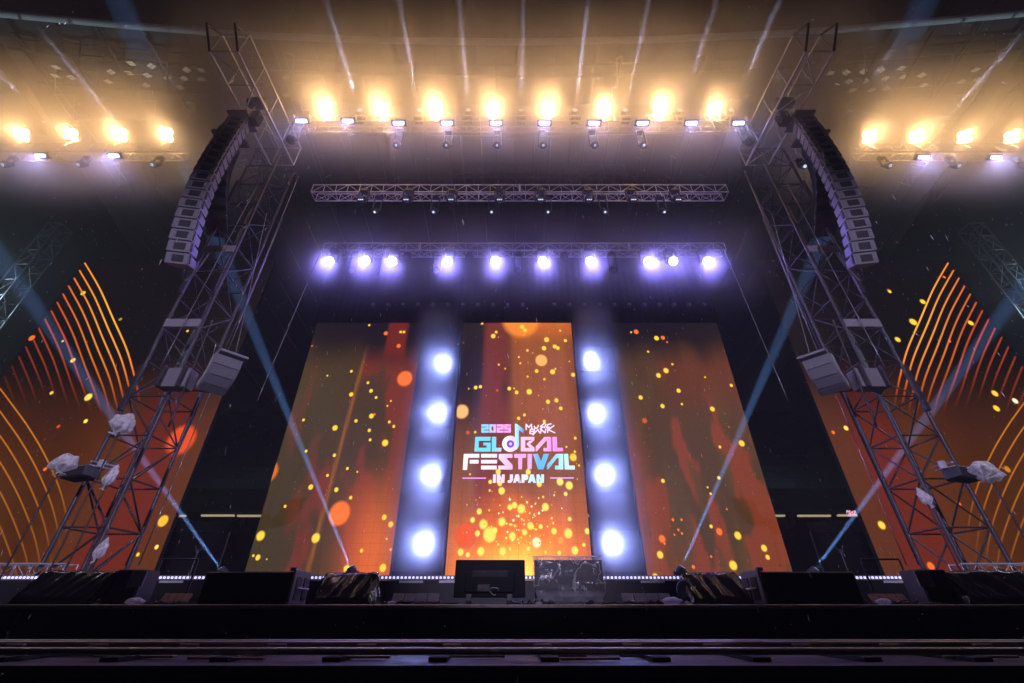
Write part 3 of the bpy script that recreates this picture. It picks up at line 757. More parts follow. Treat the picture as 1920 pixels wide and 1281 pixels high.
letter("N", [[(652,925),(692,925),(718,985),(718,925),(756,925),(752,1038),(716,1038),(690,980),(690,1038),(650,1038)]], 3)
letter("J", [[(825,925),(866,925),(866,1000),(840,1038),(795,1038),(795,1005),(825,1000)]], 3)
letter("A", [[(868,1038),(900,925),(945,925),(975,1038),(938,1038),(932,1016),(908,1016),(902,1038)]], 3)
letter("P", [[(980,925),(1055,925),(1072,950),(1068,985),(1050,1002),(1020,1002),(1018,1038),(980,1038)]], 3)
letter("A", [[(1065,1038),(1098,925),(1142,925),(1172,1038),(1135,1038),(1130,1016),(1106,1016),(1100,1038)]], 3)
letter("N", [[(1180,925),(1218,925),(1242,985),(1242,925),(1280,925),(1278,1038),(1242,1038),(1216,980),(1216,1038),(1178,1038)]], 3)
for r in rects((192, 967, 508, 984), (1360, 965, 1675, 981)):
    put("underline_bar", flat_mesh([([lp(x, y) for x, y in r], [grad(x, y, 4) for x, y in r])], SY - .05), centre)

# small lit sign on the stand's ribbon board
sg = thing("ribbon_sign", at(1600, 962, 45.9), "small glowing pink white sign on the dark stand fascia", "sign")
def sp(x, y):
    p = at(1587 + (x - 1030) / 395 * 28, 956 + (y - 245) / 150 * 12, 45.9); return (p.x, p.z)
for pts in ([(1042,330),(1042,258),(1078,300),(1112,258),(1116,318)], [(1150,282),(1158,310),(1190,308),(1205,270)], [(1290,238),(1232,288),(1268,292),(1226,322)], [(1282,305),(1306,256)], [(1375,252),(1330,262),(1314,300),(1352,298)],
            [(1098,326),(1092,382),(1140,384),(1146,352),(1100,352),(1150,350),(1152,324),(1098,326)], [(1132,398),(1196,330),(1222,372)], [(1232,376),(1242,326),(1292,372),(1306,318)], [(1334,306),(1326,368)], [(1412,274),(1338,330),(1424,372)]):
    put("letter", flat_mesh([([sp(x, y) for x, y in p], rgb(255, 170, 200)) for p in stroke(pts, 20)], 45.9, .001), sg)

# black drape above the screens
dr = thing("backdrop_drape", (0, 24.4, ZT), "wide black drape hanging above the central screens", "drape")
for k in range(14):
    def mk():
        bm = bmesh.new(); n = 16; rows = []
        for z in (0, .5, 1): rows.append([bm.verts.new((x / n * 2.0 - 1.0, .035 * math.sin(x * 1.57), z * 7.5)) for x in range(n + 1)])
        for a, b in zip(rows, rows[1:]):
            for i in range(n): bm.faces.new((a[i], a[i + 1], b[i + 1], b[i]))
        return mesh_from(bm, M['cloth'], True)
    put("drape_panel", cached("drape", mk), dr, Matrix.Translation((-14 + 1 + 2.0 * k, 24.5, ZT + .02)))
rod("drape_pipe", (-14, 24.45, ZT + 7.55), (14, 24.45, ZT + 7.55), .05, M['steel'], dr)
# row of small dim fixtures on the drape's lower edge
for k in range(22):
    u = 700 + k * 28 if k < 11 else 1040 + (k - 11) * 28
    p = at(u, 572, 23.6)
    t = thing("drape_lamp", p, "tiny unlit lamp before the black drape, %d%s from the left end of the row" % (k + 1, "th" if 3 < k + 1 < 21 else {1: "st", 2: "nd", 3: "rd"}.get((k + 1) % 10, "th")), "lamp", "tiny lamps before the drape")
    box("body", (.26, .2, .3), p, M['dark'], t); box("lens", (.18, .02, .18), p - Vector((0, .112, .02)), M['glass'], t, bev=0)

# ------------------------------------------------------------------ lit pillars between the screens
def pillar(x0, x1, nm, lamps, Yp=23.3):
    t = thing("lamp_pillar", ((x0 + x1) / 2, Yp, RISER_Z), "tall dark pillar with four white lamps on the %s of the logo screen" % nm, "pillar", "dark lamp pillars")
    zt = ZT - .25; w = x1 - x0
    box("cladding", (w - .04, .5, zt - RISER_Z), ((x0 + x1) / 2, Yp + .3, (zt + RISER_Z) / 2), M['black'], t, bev=.02)
    for x in (x0 + .05, x1 - .05): box("edge_post", (.1, .1, zt - RISER_Z), (x, Yp + .02, (zt + RISER_Z) / 2 + .001), M['dark'], t)
    for k in range(9): box("cross_rail", (w - .2, .05, .07), ((x0 + x1) / 2, Yp + .02, RISER_Z + 1 + k * (zt - RISER_Z - 1.2) / 8), M['black'], t)
    for k, (u, v) in enumerate(lamps):
        p = at(u, v, Yp - .55)
        l = thing("pillar_lamp", p, "white lamp on the %s pillar, %s from the top" % (nm, ORD[k]), "lamp", "white lamps on the pillars")
        lathe("head", [(.12, -.32), (.22, -.28), (.26, 0), (.26, .06)], p + Vector((0, .2, 0)), (0, -1, -.1), M['dark'], l)
        lathe("lens", [(.17, 0), (.17, .02)], p + Vector((0, .12, 0)), (0, -1, -.1), M['e_pil'], l)
        box("yoke", (.6, .08, .08), p + Vector((0, .5, .0)), M['dark'], l)
        light('POINT', l, p + Vector((0, -.1, 0)), (0, -1, 0), P_PILLAR, (.27, .34, 1), .12)
pillar(XL1 + .02, XC0 - .02, "left", [(832, 683), (822, 777), (809, 893), (796, 1020)])
pillar(XC1 + .02, XR0 - .02, "right", [(1108, 680), (1117, 778), (1133, 893), (1147, 1020)])

# ------------------------------------------------------------------ lamps on the trusses
def warm_lamp(u, v, Y, label):
    p = at(u, v, Y)
    t = thing("warm_lamp", p, label, "stage lamp", "big warm lamps on the front trusses")
    pk = random.uniform(.7, 1.3)
    ax = Vector((0, -.84, .54)).normalized(); view = Vector((-p.x * .25, -p.y, EYE - p.z)).normalized()
    q = (-view).to_track_quat('Y', 'Z')
    box("housing", (.56, .26, .62), p + q @ Vector((0, .15, 0)), M['dark'], t, q, .03)
    for a in (-1, 1):
        for b in (-1, 1):
            lathe("reflector", [(.125, 0), (.125, .03), (.06, .032)], p + q @ Vector((a * .14, .012, b * .155)), q @ Vector((0, -1, 0)), M['e_warm'], t, 14)
        box("yoke_arm", (.03, .06, .5), p + q @ Vector((a * .31, .15, -.25)), M['alu'], t, q)
    rod("clamp", p + q @ Vector((0, .15, -.3)), p + Vector((0, .1, -.75)), .03, M['alu'], t)
    light('SPOT', t, p + q @ Vector((0, -.1, 0)), ax, P_WARM * pk, (1, .55, .23), .2, 165, 1.0)
    light('POINT', t, p + q @ Vector((0, -.25, 0)), ax, P_WARM * .42 * pk, (1, .52, .20), .12)
for k, u in enumerate((612, 717, 818, 924, 1028, 1131, 1236, 1339)):
    warm_lamp(u, 206, 10.7, "big warm lamp on the front truss, %s of eight counted from the left tower" % ORD[k])
for k, u in enumerate((312, 225, 133, 41)):
    warm_lamp(u, 252, 12.0, "big warm lamp on the left side truss, %s out from the line array" % ORD[k])
for k, u in enumerate((1630, 1718, 1808, 1897)):
    warm_lamp(u, 257, 12.0, "big warm lamp on the right side truss, %s out from the line array" % ORD[k])

def strobe_bar(u, v, Y, label, pw):
    p = at(u, v, Y)
    t = thing("strobe_bar", p, label, "stage lamp", "blue white strobe bars on the front trusses")
    view = Vector((0, -p.y, EYE - p.z)).normalized(); q = (-view).to_track_quat('Y', 'Z')
    box("housing", (.62, .16, .26), p + q @ Vector((0, .1, 0)), M['dark'], t, q, .02)
    box("tube_window", (.44, .02, .13), p + q @ Vector((0, .01, 0)), M['e_bar'], t, q, .004)
    for a in (-1, 1): box("bracket", (.03, .1, .3), p + q @ Vector((a * .33, .12, .1)), M['alu'], t, q)
    light('SPOT', t, p + q @ Vector((0, -.06, 0)), (0, .35, -1), pw, (.50, .46, 1), .1, 165, .9)
for k, u in enumerate((565, 652, 747, 838, 930, 1021, 1114, 1205, 1297, 1385)):
    strobe_bar(u, 227 + (4 if k in (2, 3, 4, 5, 6, 7, 8, 9) else 0), 10.6, "blue white strobe bar under the front truss, %s counted from the left tower" % ORD[k], P_BAR)
for k, u in enumerate((213, 75)): strobe_bar(u, 292, 11.9, "blue white strobe bar under the left side truss, %s out from the line array" % ORD[k], P_BAR * 2)
for k, u in enumerate((1732, 1868)): strobe_bar(u, 295, 11.9, "blue white strobe bar under the right side truss, %s out from the line array" % ORD[k], P_BAR * 2)

def moving_head(name, p, label, group, lens='glass', aim=(0, -.5, -.85), k=1.0, top=None):
    t = thing(name, p, label, "moving head", group)
    a = Vector(aim).normalized()
    tz = top if top is not None else p.z + .55 * k
    box("base", (.34 * k, .26 * k, .16 * k), (p.x, p.y, tz), M['dark'], t)
    for s in (-1, 1): box("yoke_arm", (.05 * k, .12 * k, abs(tz - p.z) + .1), (p.x + s * .22 * k, p.y, (tz + p.z) / 2 - .03), M['dark'], t)
    lathe("head", [(.08 * k, -.26 * k), (.15 * k, -.24 * k), (.17 * k, 0), (.19 * k, .18 * k), (.185 * k, .2 * k)], p, a, M['dark'], t)
    lathe("lens", [(.165 * k, 0), (.16 * k, .02 * k), (.09 * k, .035 * k)], p + a * .2 * k, a, M[lens], t)
    return t, p + a * .3 * k
G2 = "unlit moving heads on the middle truss"
for k, u in enumerate((680, 764, 847, 937, 1013, 1103, 1185, 1268)):
    t, _ = moving_head("wash_light", at(u, 374, Y2 - .1), "unlit round-lens moving head on the middle truss, %s from its left end" % ORD[k], G2, aim=(0, -.62, -.78))
    for i in range(3): box("led_cell", (.05, .05, .012), _ + Vector(((i - 1) * .08, 0, -.0)), M['e_spark'], t, bev=0)
for k, u in enumerate((705, 814, 922, 1027, 1133, 1243)):
    t, e = moving_head("spot_light", at(u, 396, Y2 + .25), "small unlit spot head hanging below the middle truss, %s from its left end" % ORD[k], "unlit spot heads below the middle truss", k=.8, top=Z2 - .1)
    lathe("painted_glint", [(.05, 0), (.03, .02)], e, (0, -.5, -.85), M['e_spark'], t, 8)  # emissive disc painted as a reflection on the unlit lens
for k, u in enumerate((745, 838, 932, 1018, 1114, 1205)):
    t, e = moving_head("spot_light", at(u, 272, 11.3), "small unlit spot head under the front warm truss, %s from the left tower" % ORD[k], "unlit spot heads below the front truss", k=.8, top=Z1 - .1)
    lathe("painted_glint", [(.05, 0), (.03, .02)], e, (0, -.5, -.85), M['e_spark'], t, 8)
for s, u, v in (("left", 548, 262), ("right", 1403, 265)):
    moving_head("spot_light", at(u, v, 10.9), "unlit spot head at the %s end of the front warm truss" % s, "unlit spot heads at the truss ends", aim=(.2 if s == "left" else -.2, -.5, -.8), top=Z1 - .05)
for nm, us, v in (("left", (292, 155, 15), 308), ("right", (1662, 1790, 1915), 310)):
    for k, u in enumerate(us):
        t, e = moving_head("spot_light", at(u, v, 12.3), "small unlit spot head under the %s side truss, %s out from the line array" % (nm, ORD[k]), "unlit spot heads below the side trusses", k=.8, top=Z4 - .08)
        lathe("painted_glint", [(.07, 0), (.04, .02)], e, (0, -.5, -.85), M['e_spark'], t, 8)
for s, u in (("left", 424), ("right", 1504)):
    t, e = moving_head("spot_light", at(u, 311, 11.7), "small spot head hanging under the truss stub by the %s line array" % s, "small spot heads under the truss stubs", k=.7)
    lathe("painted_glint", [(.07, 0), (.04, .02)], e, (0, -.5, -.85), M['e_spark'], t, 8)
for k, (u, v, dx) in enumerate(((622, 490, 0), (688, 489, .05), (737, 490, .1), (841, 490, .05), (928, 490, .25), (1016, 490, .25), (1104, 490, .2), (1212, 490, .1), (1259, 490, 0), (1322, 490, .0))):
    p = at(u, v, Y3 - .05)
    t, e = moving_head("violet_wash_lamp", p, "lit violet lamp on the rear truss, %s from its left end" % ORD[k], "lit violet lamps on the rear truss", lens='e_wash', aim=(dx * .4, -.75, -.66), k=1.25)
    light('SPOT', t, e, (dx, -.35, -1), P_WASH, (.22, .18, 1), .15, 125, .8)
    light('POINT', t, e + Vector((0, -.1, -.05)), (0, 0, -1), P_WASH * .12, (.22, .18, 1), .1)
for k, u in enumerate((660, 763, 817, 880, 972, 1058, 1150, 1237)):
    moving_head("spot_light", at(u, 482 if k % 2 else 506, Y3 + .2), "unlit spot head among the violet lamps of the rear truss, %s from its left end" % ORD[k], "unlit spot heads on the rear truss", k=.85, top=Z3 - .1)

# horizontal pale beams leaving the front truss over the audience, and blue beams from the stage floor
def beam(name, p, d, label, group, pw, col, ang, body='dark', soft=.06):
    d = Vector(d).normalized()
    t = thing(name, p, label, "beam light", group)
    box("base", (.36, .3, .14), p - Vector((0, 0, .5)), M['dark'], t)
    for s in (-1, 1): box("yoke_arm", (.05, .12, .5), p + Vector((s * .22, 0, -.22)), M['dark'], t)
    lathe("head", [(.08, -.3), (.15, -.27), (.17, .0), (.15, .16), (.14, .18)], p, d, M['dark'], t)
    lathe("lens", [(.12, 0), (.11, .015)], p + d * .181, d, M['e_beam'], t)
    light('SPOT', t, p + d * .26, d, pw, col, soft, ang, .35)
for k, (u, v) in enumerate(((677, 214), (788, 214), (879, 214), (977, 214), (1077, 214), (1170, 214), (1272, 214), (1368, 214))):
    p = at(u, v, 10.95)
    beam("beam_light", p, (0, -1, .012 * (k % 3 - 1)), "narrow beam head on top of the front truss, %s from the left tower" % ORD[k], "beam heads on the front truss", P_TOPBEAM, (.62, .66, 1), 2.6, soft=.07)
for k, (u, v, u2) in enumerate(((356, 200, 290), (225, 240, 130), (90, 235, 0))):
    p = at(u, v, 12.2); beam("beam_light", p, (0, -1, 0), "narrow beam head on the left side truss, %s out from the line array" % ORD[k], "beam heads on the side trusses", P_TOPBEAM, (.62, .66, 1), 2.6, soft=.07)
for k, (u, v) in enumerate(((1590, 215), (1760, 240))):
    p = at(u, v, 12.2); beam("beam_light", p, (0, -1, 0), "narrow beam head on the right side truss, %s out from the line array" % ORD[k], "beam heads on the side trusses", P_TOPBEAM, (.62, .66, 1), 2.6, soft=.07)
FB = "blue beam lights on the stage floor"
for (u, v, u2, v2, Yb, nm) in ((418, 1076, 90, 610, 18.5, "throwing a blue beam over the left tower, by the black tent"),
                               (660, 1076, 466, 596, 18.0, "throwing a blue beam across the left brown screen"),
                               (1278, 1088, 1503, 540, 18.0, "throwing a blue beam across the right rusty screen"),
                               (1524, 1076, 1842, 640, 18.5, "throwing a blue beam over the right tower, by the black tent")):
    p = at(u, v, Yb); p.z = RISER_Z + .62; e = at(u2, v2, 16.5)
    p = Vector((p.x, Yb, p.z))
    beam("floor_beam_light", p, e - p, "floor beam light " + nm, FB, P_BEAM, (.20, .42, 1), 2.6, soft=.05)

# cool floodlights on delay masts just beyond the outer screens
for sx, nm in ((-1, "left"), (1, "right")):
    p = Vector((42.5 * sx, 26, EYE + 21.5))
    mast = truss("lighting_mast", "tall lattice mast beyond the outer edge of the %s outer screen" % nm, "mast", "lattice lighting masts", (41.2 * sx - .6, 27.0, 0), 31, 1.2, 1.2, 1.6, 'z', M['steel'], .06, .03)
    t = thing("mast_floodlight", p, "cool white floodlight high on the lattice mast on the %s" % nm, "floodlight", "cool floodlights on the masts")
    q = Vector((-sx * .3, -1, -.35)).normalized().to_track_quat('-Y', 'Z')
    box("housing", (.9, .3, .7), p + q @ Vector((0, .17, 0)), M['dark'], t, q, .03)
    box("lens", (.8, .02, .6), p, M['e_cool'], t, q, 0)
    rod("bracket", p + q @ Vector((0, .3, 0)), Vector((41.2 * sx, 27.0, p.z)), .05, M['steel'], t)
    light('POINT', t, p + q @ Vector((0, -.3, 0)), (0, -1, 0), P_SIDE, (.55, .85, .95), .25)

# ------------------------------------------------------------------ cables and guys
def cable(a, b, label, r=.014, m='wire', sag=0.0):
    a, b = Vector(a), Vector(b); n = 12
    pts = [a.lerp(b, i / n) - Vector((0, 0, sag * 4 * (i / n) * (1 - i / n))) for i in range(n + 1)]
    o = put("steel_cable", tube_mesh([[p - a for p in pts]], r, M[m], 6), None, Matrix.Translation(a))
    return tag(o, label, "cable", "cables rigged beside the towers")
for sx, nm in ((-1, "left"), (1, "right")):
    fx = lambda u: u if sx < 0 else 1960 - u
    for (u1, v1, u2, v2, Y, lab) in ((560, 330, 440, 745 - 120, 12.2, "thin steel line slanting down between the middle truss end and the %s tower"),
                                     (602, 470, 482, 752, 15.5, "thin line with a weight hanging free between the rear truss and the %s tower"),
                                     (492, 330, 300, 690, 11.8, "guy line running down the inner face of the %s tower"),
                                     (530, 410, 260, 1060, 14.6, "long guy line behind the %s tower reaching the stage"),
                                     (500, 480, 236, 1060, 13.9, "dark cable run down the back legs of the %s tower"),
                                     (398, 600, 316, 800, 11.6, "short dark cable beside the outer leg of the %s tower")):
        cable(at(fx(u1), v1, Y), at(fx(u2), v2, Y), lab % nm, .016 if "dark" not in lab else .03, 'wire' if "dark" not in lab else 'cable')
    p0 = at(fx(345), 505, 10.4); p1 = at(fx(396), 470, 12.0)
    cable(p0, p1, "loose black cable looping from the bottom of the %s line array to the tower" % nm, .03, 'steel', .9)

# ------------------------------------------------------------------ bagged lamps on stands, outriggers
def crumple(bm, amp, sc, seed):
    for v in bm.verts:
        p = v.co * sc * 1.2 + Vector((seed, seed * .7, 0))
        n = noise.noise_vector(p) + .5 * noise.noise_vector(p * 2.3)
        r = abs(noise.noise(p * 1.4 + Vector((9, 2, 5))))
        v.co += n * amp + v.co.normalized() * (r - .2) * amp * 1.2
def sm_(a, b, x):
    t = min(1, max(0, (x - a) / (b - a))); return t * t * (3 - 2 * t)
def bagged(u, v, Y, w, h, foot, label, seed, lean=0):
    p = at(u, v, Y)
    t = thing("bagged_lamp", (p.x, p.y, foot), label, "lamp stand", "bag-covered lamps on thin stands")
    rr = random.Random(seed); bm = bmesh.new(); nf, nv = 64, 40; rings = []
    npl = rr.choice((7, 9, 11)); ph = rr.uniform(0, 6)
    for j in range(nv + 1):
        t_ = j / nv
        r = math.sin(min(1, t_ / .62) * 1.5708) ** .7 if t_ < .62 else 1 - .86 * sm_(.62, .93, t_) + .34 * sm_(.93, 1, t_)
        z = 1 - 2.15 * t_
        ring = []
        for i in range(nf):
            a_ = 6.28318 * i / nf
            pl = (abs(math.sin(a_ * npl / 2 + ph + .6 * math.sin(3 * a_ + seed))) - .5) * (.10 + .34 * sm_(.35, .85, t_))
            bul = .15 * noise.noise(Vector((math.cos(a_) * 1.1 + seed, math.sin(a_) * 1.1, z * 1.1)))
            cr = -.07 * max(0, .16 - abs(noise.noise(Vector((math.cos(a_) * 1.7, math.sin(a_) * 1.7 + seed, z * 2.0)))) ) / .16
            rr_ = r * (1 + pl + bul) + cr * min(1, r * 2)
            ring.append(bm.verts.new((rr_ * math.cos(a_), rr_ * math.sin(a_), z + .12 * noise.noise(Vector((math.cos(a_) * 2, math.sin(a_) * 2, seed))))))
        rings.append(ring)
    for A_, B_ in zip(rings, rings[1:]):
        for i in range(nf): bm.faces.new((A_[i], A_[(i + 1) % nf], B_[(i + 1) % nf], B_[i]))
    ear = Vector((rr.choice((-1, 1)), -.2, .35)).normalized()
    for q in bm.verts: q.co += ear * .5 * max(0, q.co.normalized().dot(ear)) ** 14
    bmesh.ops.scale(bm, vec=(w, w * .8, h * 1.15), verts=bm.verts)
    put("plastic_bag", mesh_from(bm, M['bag'], True), t, Matrix.Translation(p) @ Quaternion((0, 1, 0), R(lean)).to_matrix().to_4x4())
    rod("pole", (p.x, p.y, foot), (p.x, p.y, p.z - h * .6), .018, M['dark'], t)
    if w > .2: lathe("lamp_head", [(.3 * w, -.5 * h), (.5 * w, -.2 * h), (.5 * w, .4 * h), (.3 * w, .5 * h)], p, (.3, -.8, -.2), M['dark'], t)
    for k in range(3):
        a = 2.1 * k + seed
        rod("foot", (p.x, p.y, foot + .35), (p.x + .35 * math.cos(a), p.y + .35 * math.sin(a), foot + .02), .014, M['dark'], t)
bagged(232, 794, 10.4, .27, .24, DECK, "white bag over a lamp, highest of those by the left tower", 1, 20)
bagged(120, 868, 10.0, .26, .20, DECK, "round white bag over a lamp farthest out from the left tower", 4, -5)
bagged(208, 893, 10.8, .13, .25, DECK, "narrow crumpled bag over a lamp against the left tower", 7, 10)
bagged(190, 1030, 11.0, .11, .22, DECK, "small low clear bag at the foot of the left tower", 17, 10)
bagged(1848, 882, 10.0, .28, .20, DECK, "flapping white bag over a lamp beside the right tower", 11, 35)
bagged(1733, 932, 10.9, .12, .20, DECK, "small crumpled bag over a lamp against the right tower", 13, -20)
for sx, u, v, nm in ((-1, 152, 888, "left"), (1, 1806, 890, "right")):
    p = at(u, v, 11.2)
    t = thing("outrigger_lamp", p, "black lamp housing on an arm jutting out from the %s tower" % nm, "lamp", "black lamps on tower outriggers")
    box("housing", (.62, .5, .3), p, M['dark'], t, Quaternion((0, 1, 0), R(6 * sx)), .04)
    for dz_ in (.22, .32): rod("arm", p + Vector((-.1 * sx, 0, dz_)), Vector((11.4 * sx, 12.0, p.z + dz_ + .1)), .025, M['alu'], t)
    box("clamp", (.12, .12, .2), p + Vector((-.3 * sx, .1, .28)), M['alu'], t)

# ------------------------------------------------------------------ stage-front equipment
ZD = DECK
def wedge_cover(name, u0, u1, Y, h, label, seed, ring=False, flip=False, mt='wrap'):
    x0, x1 = at(u0, 1120, Y).x, at(u1, 1120, Y).x
    t = thing(name, ((x0 + x1) / 2, Y, ZD), label, "stage monitor", "plastic-covered stage monitors")
    sec = [(0, 0), (.03, h * .16), (.36, h * .97), (.46, h), (.70, h * .5), (.74, 0)]
    def prof(k):
        f = k * (len(sec) - 1); i = min(int(f), len(sec) - 2); g = f - i
        return sec[i][0] + (sec[i + 1][0] - sec[i][0]) * g, sec[i][1] + (sec[i + 1][1] - sec[i][1]) * g
    bm = bmesh.new(); nx, nk = 70, 60; g = []
    W2 = (x1 - x0) / 2
    for i in range(nx + 1):
        row = []
        for k in range(nk + 1):
            y, z = prof(k / nk); x = -W2 + 2 * W2 * i / nx
            p = Vector((x, y, z))
            fold = noise.noise(Vector((x * 9 + z * 3 * (1 if flip else -1) + seed, z * 1.2, seed))) * .055 + noise.noise(Vector((x * 22 + seed, z * 3, y * 2))) * .014
            e = noise.noise_vector(p * 5 + Vector((seed, 0, 3))) * .012
            p += Vector((0, -fold if k < nk * .55 else fold, abs(fold) * .5)) * min(1, z / h * 2 + .2) + e * min(1, z * 6)
            row.append(bm.verts.new(p))
        g.append(row)
    for i in range(nx):
        for k in range(nk): bm.faces.new((g[i][k], g[i + 1][k], g[i + 1][k + 1], g[i][k + 1]))
    put("plastic_cover", mesh_from(bm, M[mt], True), t, Matrix.Translation(((x0 + x1) / 2, Y, ZD + .004)))
    for s in (-1, 1):
        # crumpled end flap
        bm = bmesh.new(); n = 16; gg = []
        for i in range(n + 1):
            row = []
            for j in range(n + 1):
                y = .04 + .66 * i / n; zmax = h * .97 * min(1, max(.02, (.74 - y) / .36)) if y > .4 else h * .97 * min(1, (y + .02) / .38)
                z = zmax * j / n
                row.append(bm.verts.new((s * (W2 + .015 + .05 * noise.noise(Vector((y * 7, z * 7, seed + s)))+ .04 * (1 - j / n)), y, z)))
            gg.append(row)
        for i in range(n):
            for j in range(n): bm.faces.new((gg[i][j], gg[i + 1][j], gg[i + 1][j + 1], gg[i][j + 1]))
        put("end_flap", mesh_from(bm, M[mt], True), t, Matrix.Translation(((x0 + x1) / 2, Y, ZD + .006)))
    if ring:
        s = -1 if ring == 'left' else 1
        lathe("woofer_ring", [(.15, 0), (.16, .02), (.12, .025), (.03, .01)], ((x0 + x1) / 2 + s * (W2 + .05), Y + .3, ZD + .22), (s, -.7, .1), M['dark'], t, 24)
wedge_cover("covered_monitor", 20, 165, 8.1, .50, "black plastic covered monitor at the far left of the stage edge", 3)
wedge_cover("covered_monitor", 588, 690, 8.2, .48, "crumpled shiny plastic covered monitor beside the left front speaker", 8)
wedge_cover("covered_monitor", 1304, 1410, 8.2, .48, "folded plastic covered monitor with round speaker end beside the right front speaker", 15, ring='left', flip=True)
wedge_cover("covered_monitor", 1822, 1990, 8.1, .50, "black plastic covered monitor at the far right of the stage edge", 22, flip=True)

def front_speaker(u0, u1, side, label):
    x0, x1 = at(u0, 1125, 8.15).x, at(u1, 1125, 8.15).x
    t = thing("front_speaker", ((x0 + x1) / 2, 8.15, ZD), label, "loudspeaker", "long black front speakers")
    w = x1 - x0; h = .47
    box("cabinet", (w, .62, h), ((x0 + x1) / 2, 8.15 + .33, ZD + h / 2 + .004), M['dark'], t, bev=.02)
    box("grille", (w - .06, .02, h - .06), ((x0 + x1) / 2, 8.15 + .012, ZD + h / 2), M['black'], t, bev=0)
    xe = x1 if side > 0 else x0
    f = box("end_frame", (.05, .66, h + .03), (xe + side * .03, 8.5, ZD + h / 2 + .02), M['grey'], t, bev=.01)
    for dy in (.12, .42): box("recess", (.012, .2, h - .14), (xe + side * .062, 8.26 + dy, ZD + h / 2), M['slot'], f, bev=0)
    rod("handle", (xe + side * .09, 8.3, ZD + h * .5), (xe + side * .09, 8.75, ZD + h * .5), .014, M['alu'], t)
    box("corner_bracket", (.1, .08, .06), (xe, 8.2, ZD + h + .04), M['grey'], t)
front_speaker(368, 535, 1, "long black front speaker on the stage edge left of the confidence screens")
front_speaker(1442, 1622, -1, "long black front speaker on the stage edge right of the confidence screens")

for nm, u0, u1, v0, sx in (("left", 196, 248, 1066, 1), ("right", 1744, 1800, 1068, -1)):
    a, b = at(u0, 1125, 8.4).x, at(u1, 1125, 8.4).x
    t = thing("floor_cabinet", ((a + b) / 2, 8.4, ZD), "upright black cabinet with pale grey side near the %s end of the stage edge" % nm, "loudspeaker", "upright cabinets on the stage edge")
    box("body", (b - a, .4, .52), ((a + b) / 2, 8.62, ZD + .264), M['dark'], t)
    box("pale_panel", (.26, .03, .24), (b - .06 if sx > 0 else a + .06, 8.40, ZD + .38), M['grey'], t, bev=.004)
    box("lower_skirt", (b - a - .02, .02, .2), ((a + b) / 2, 8.405, ZD + .12), M['black'], t, bev=0)
    fr = thing("stair_rail", ((a + b) / 2, 9.4, ZD), "thin metal stair rail behind the upright cabinet on the %s" % nm, "hand rail", "stair rails at the riser")
    xa, xb = a - .1, b + .15
    for x in (xa, xb): rod("post", (x, 9.5, ZD), (x, 9.5, ZD + .78), .018, M['steel'], fr)
    rod("top_rail", (xa, 9.5, ZD + .78), (xb, 9.5, ZD + .78), .018, M['steel'], fr)

def tv(u0, u1, label, wrapped):
    Y = 8.35
    x0, x1 = at(u0, 1100, Y).x, at(u1, 1100, Y).x; w = x1 - x0; cx = (x0 + x1) / 2
    zt = at(u0, 1049, Y).z
    t = thing("confidence_screen", (cx, Y, ZD), label, "screen", "confidence screens at the stage edge")
    q = Quaternion((1, 0, 0), R(-6)); zc = (zt + ZD + .1) / 2; hh = zt - ZD - .1
    box("panel", (w, .05, hh), (cx, Y + .06, zc), M['black'], t, q, .012)
    box("rear_bulge", (w * .7, .05, hh * .55), (cx, Y + .015, zc - .06), M['black'], t, q, .02)
    for k in range(6): box("vent_slat", (w * .5, .008, .006), (cx, Y - .006, zc + .03 + k * .016), M['dark'], t, q, 0)
    for s in (-1, 1):
        f = box("foot", (.1, .34, .05), (cx + s * w * .28, Y + .1, ZD + .03), M['dark'], t)
        box("clamp", (.09, .05, .1), (cx + s * w * .28, Y - .05, ZD + .1), M['grey'], t)
    put("cable_handle", tube_mesh([[(.07 * math.cos(a) + .02 * math.sin(2 * a), 0, .055 * math.sin(a)) for a in [k * .5 for k in range(12)]]], .008, M['alu']), t, Matrix.Translation((cx + .08, Y - .03, ZD + .19)))
    box("input_plate", (.2, .01, .1), (cx - .1, Y - .025, ZD + .24), M['dark'], t, q, 0)
    if wrapped:
        bm = bmesh.new(); g = []; nx, nk = 60, 46
        sec = [(-.06, .04), (-.11, .12), (-.10, .4), (-.05, hh + .13), (.05, hh + .16), (.16, hh + .12), (.2, .4), (.2, .05)]
        for i in range(nx + 1):
            row = []; f = i / nx * 2 - 1
            for k in range(nk + 1):
                a = k / nk * (len(sec) - 1); j = min(int(a), len(sec) - 2); b = a - j
                y = sec[j][0] + (sec[j + 1][0] - sec[j][0]) * b; z = sec[j][1] + (sec[j + 1][1] - sec[j][1]) * b
                pin = 1 - .18 * max(0, 1 - z / .3) ** 1.2
                p = Vector((f * (w / 2 + .03) * pin, y * (1 - .6 * abs(f) ** 8), z))
                n = noise.noise_vector(Vector((p.x * 5, p.y * 3 + p.z * 2, p.z * 6))) * .022
                cr = abs(noise.noise(Vector((p.x * 3.2 + p.z * 2, p.z * 3.5 - p.x, 3)))) * .05
                p += n + Vector((0, -cr if y < .05 else cr, 0)); row.append(bm.verts.new(p))
            g.append(row)
        for i in range(nx):
            for k in range(nk): bm.faces.new((g[i][k], g[i + 1][k], g[i + 1][k + 1], g[i][k + 1]))
        put("plastic_wrap", mesh_from(bm, M['clear'], True), t, Matrix.Translation((cx, Y, ZD)))
tv(851, 985, "bare black confidence screen seen from behind at centre stage edge", False)
tv(1003, 1134, "confidence screen wrapped in clear crumpled plastic at centre stage edge", True)

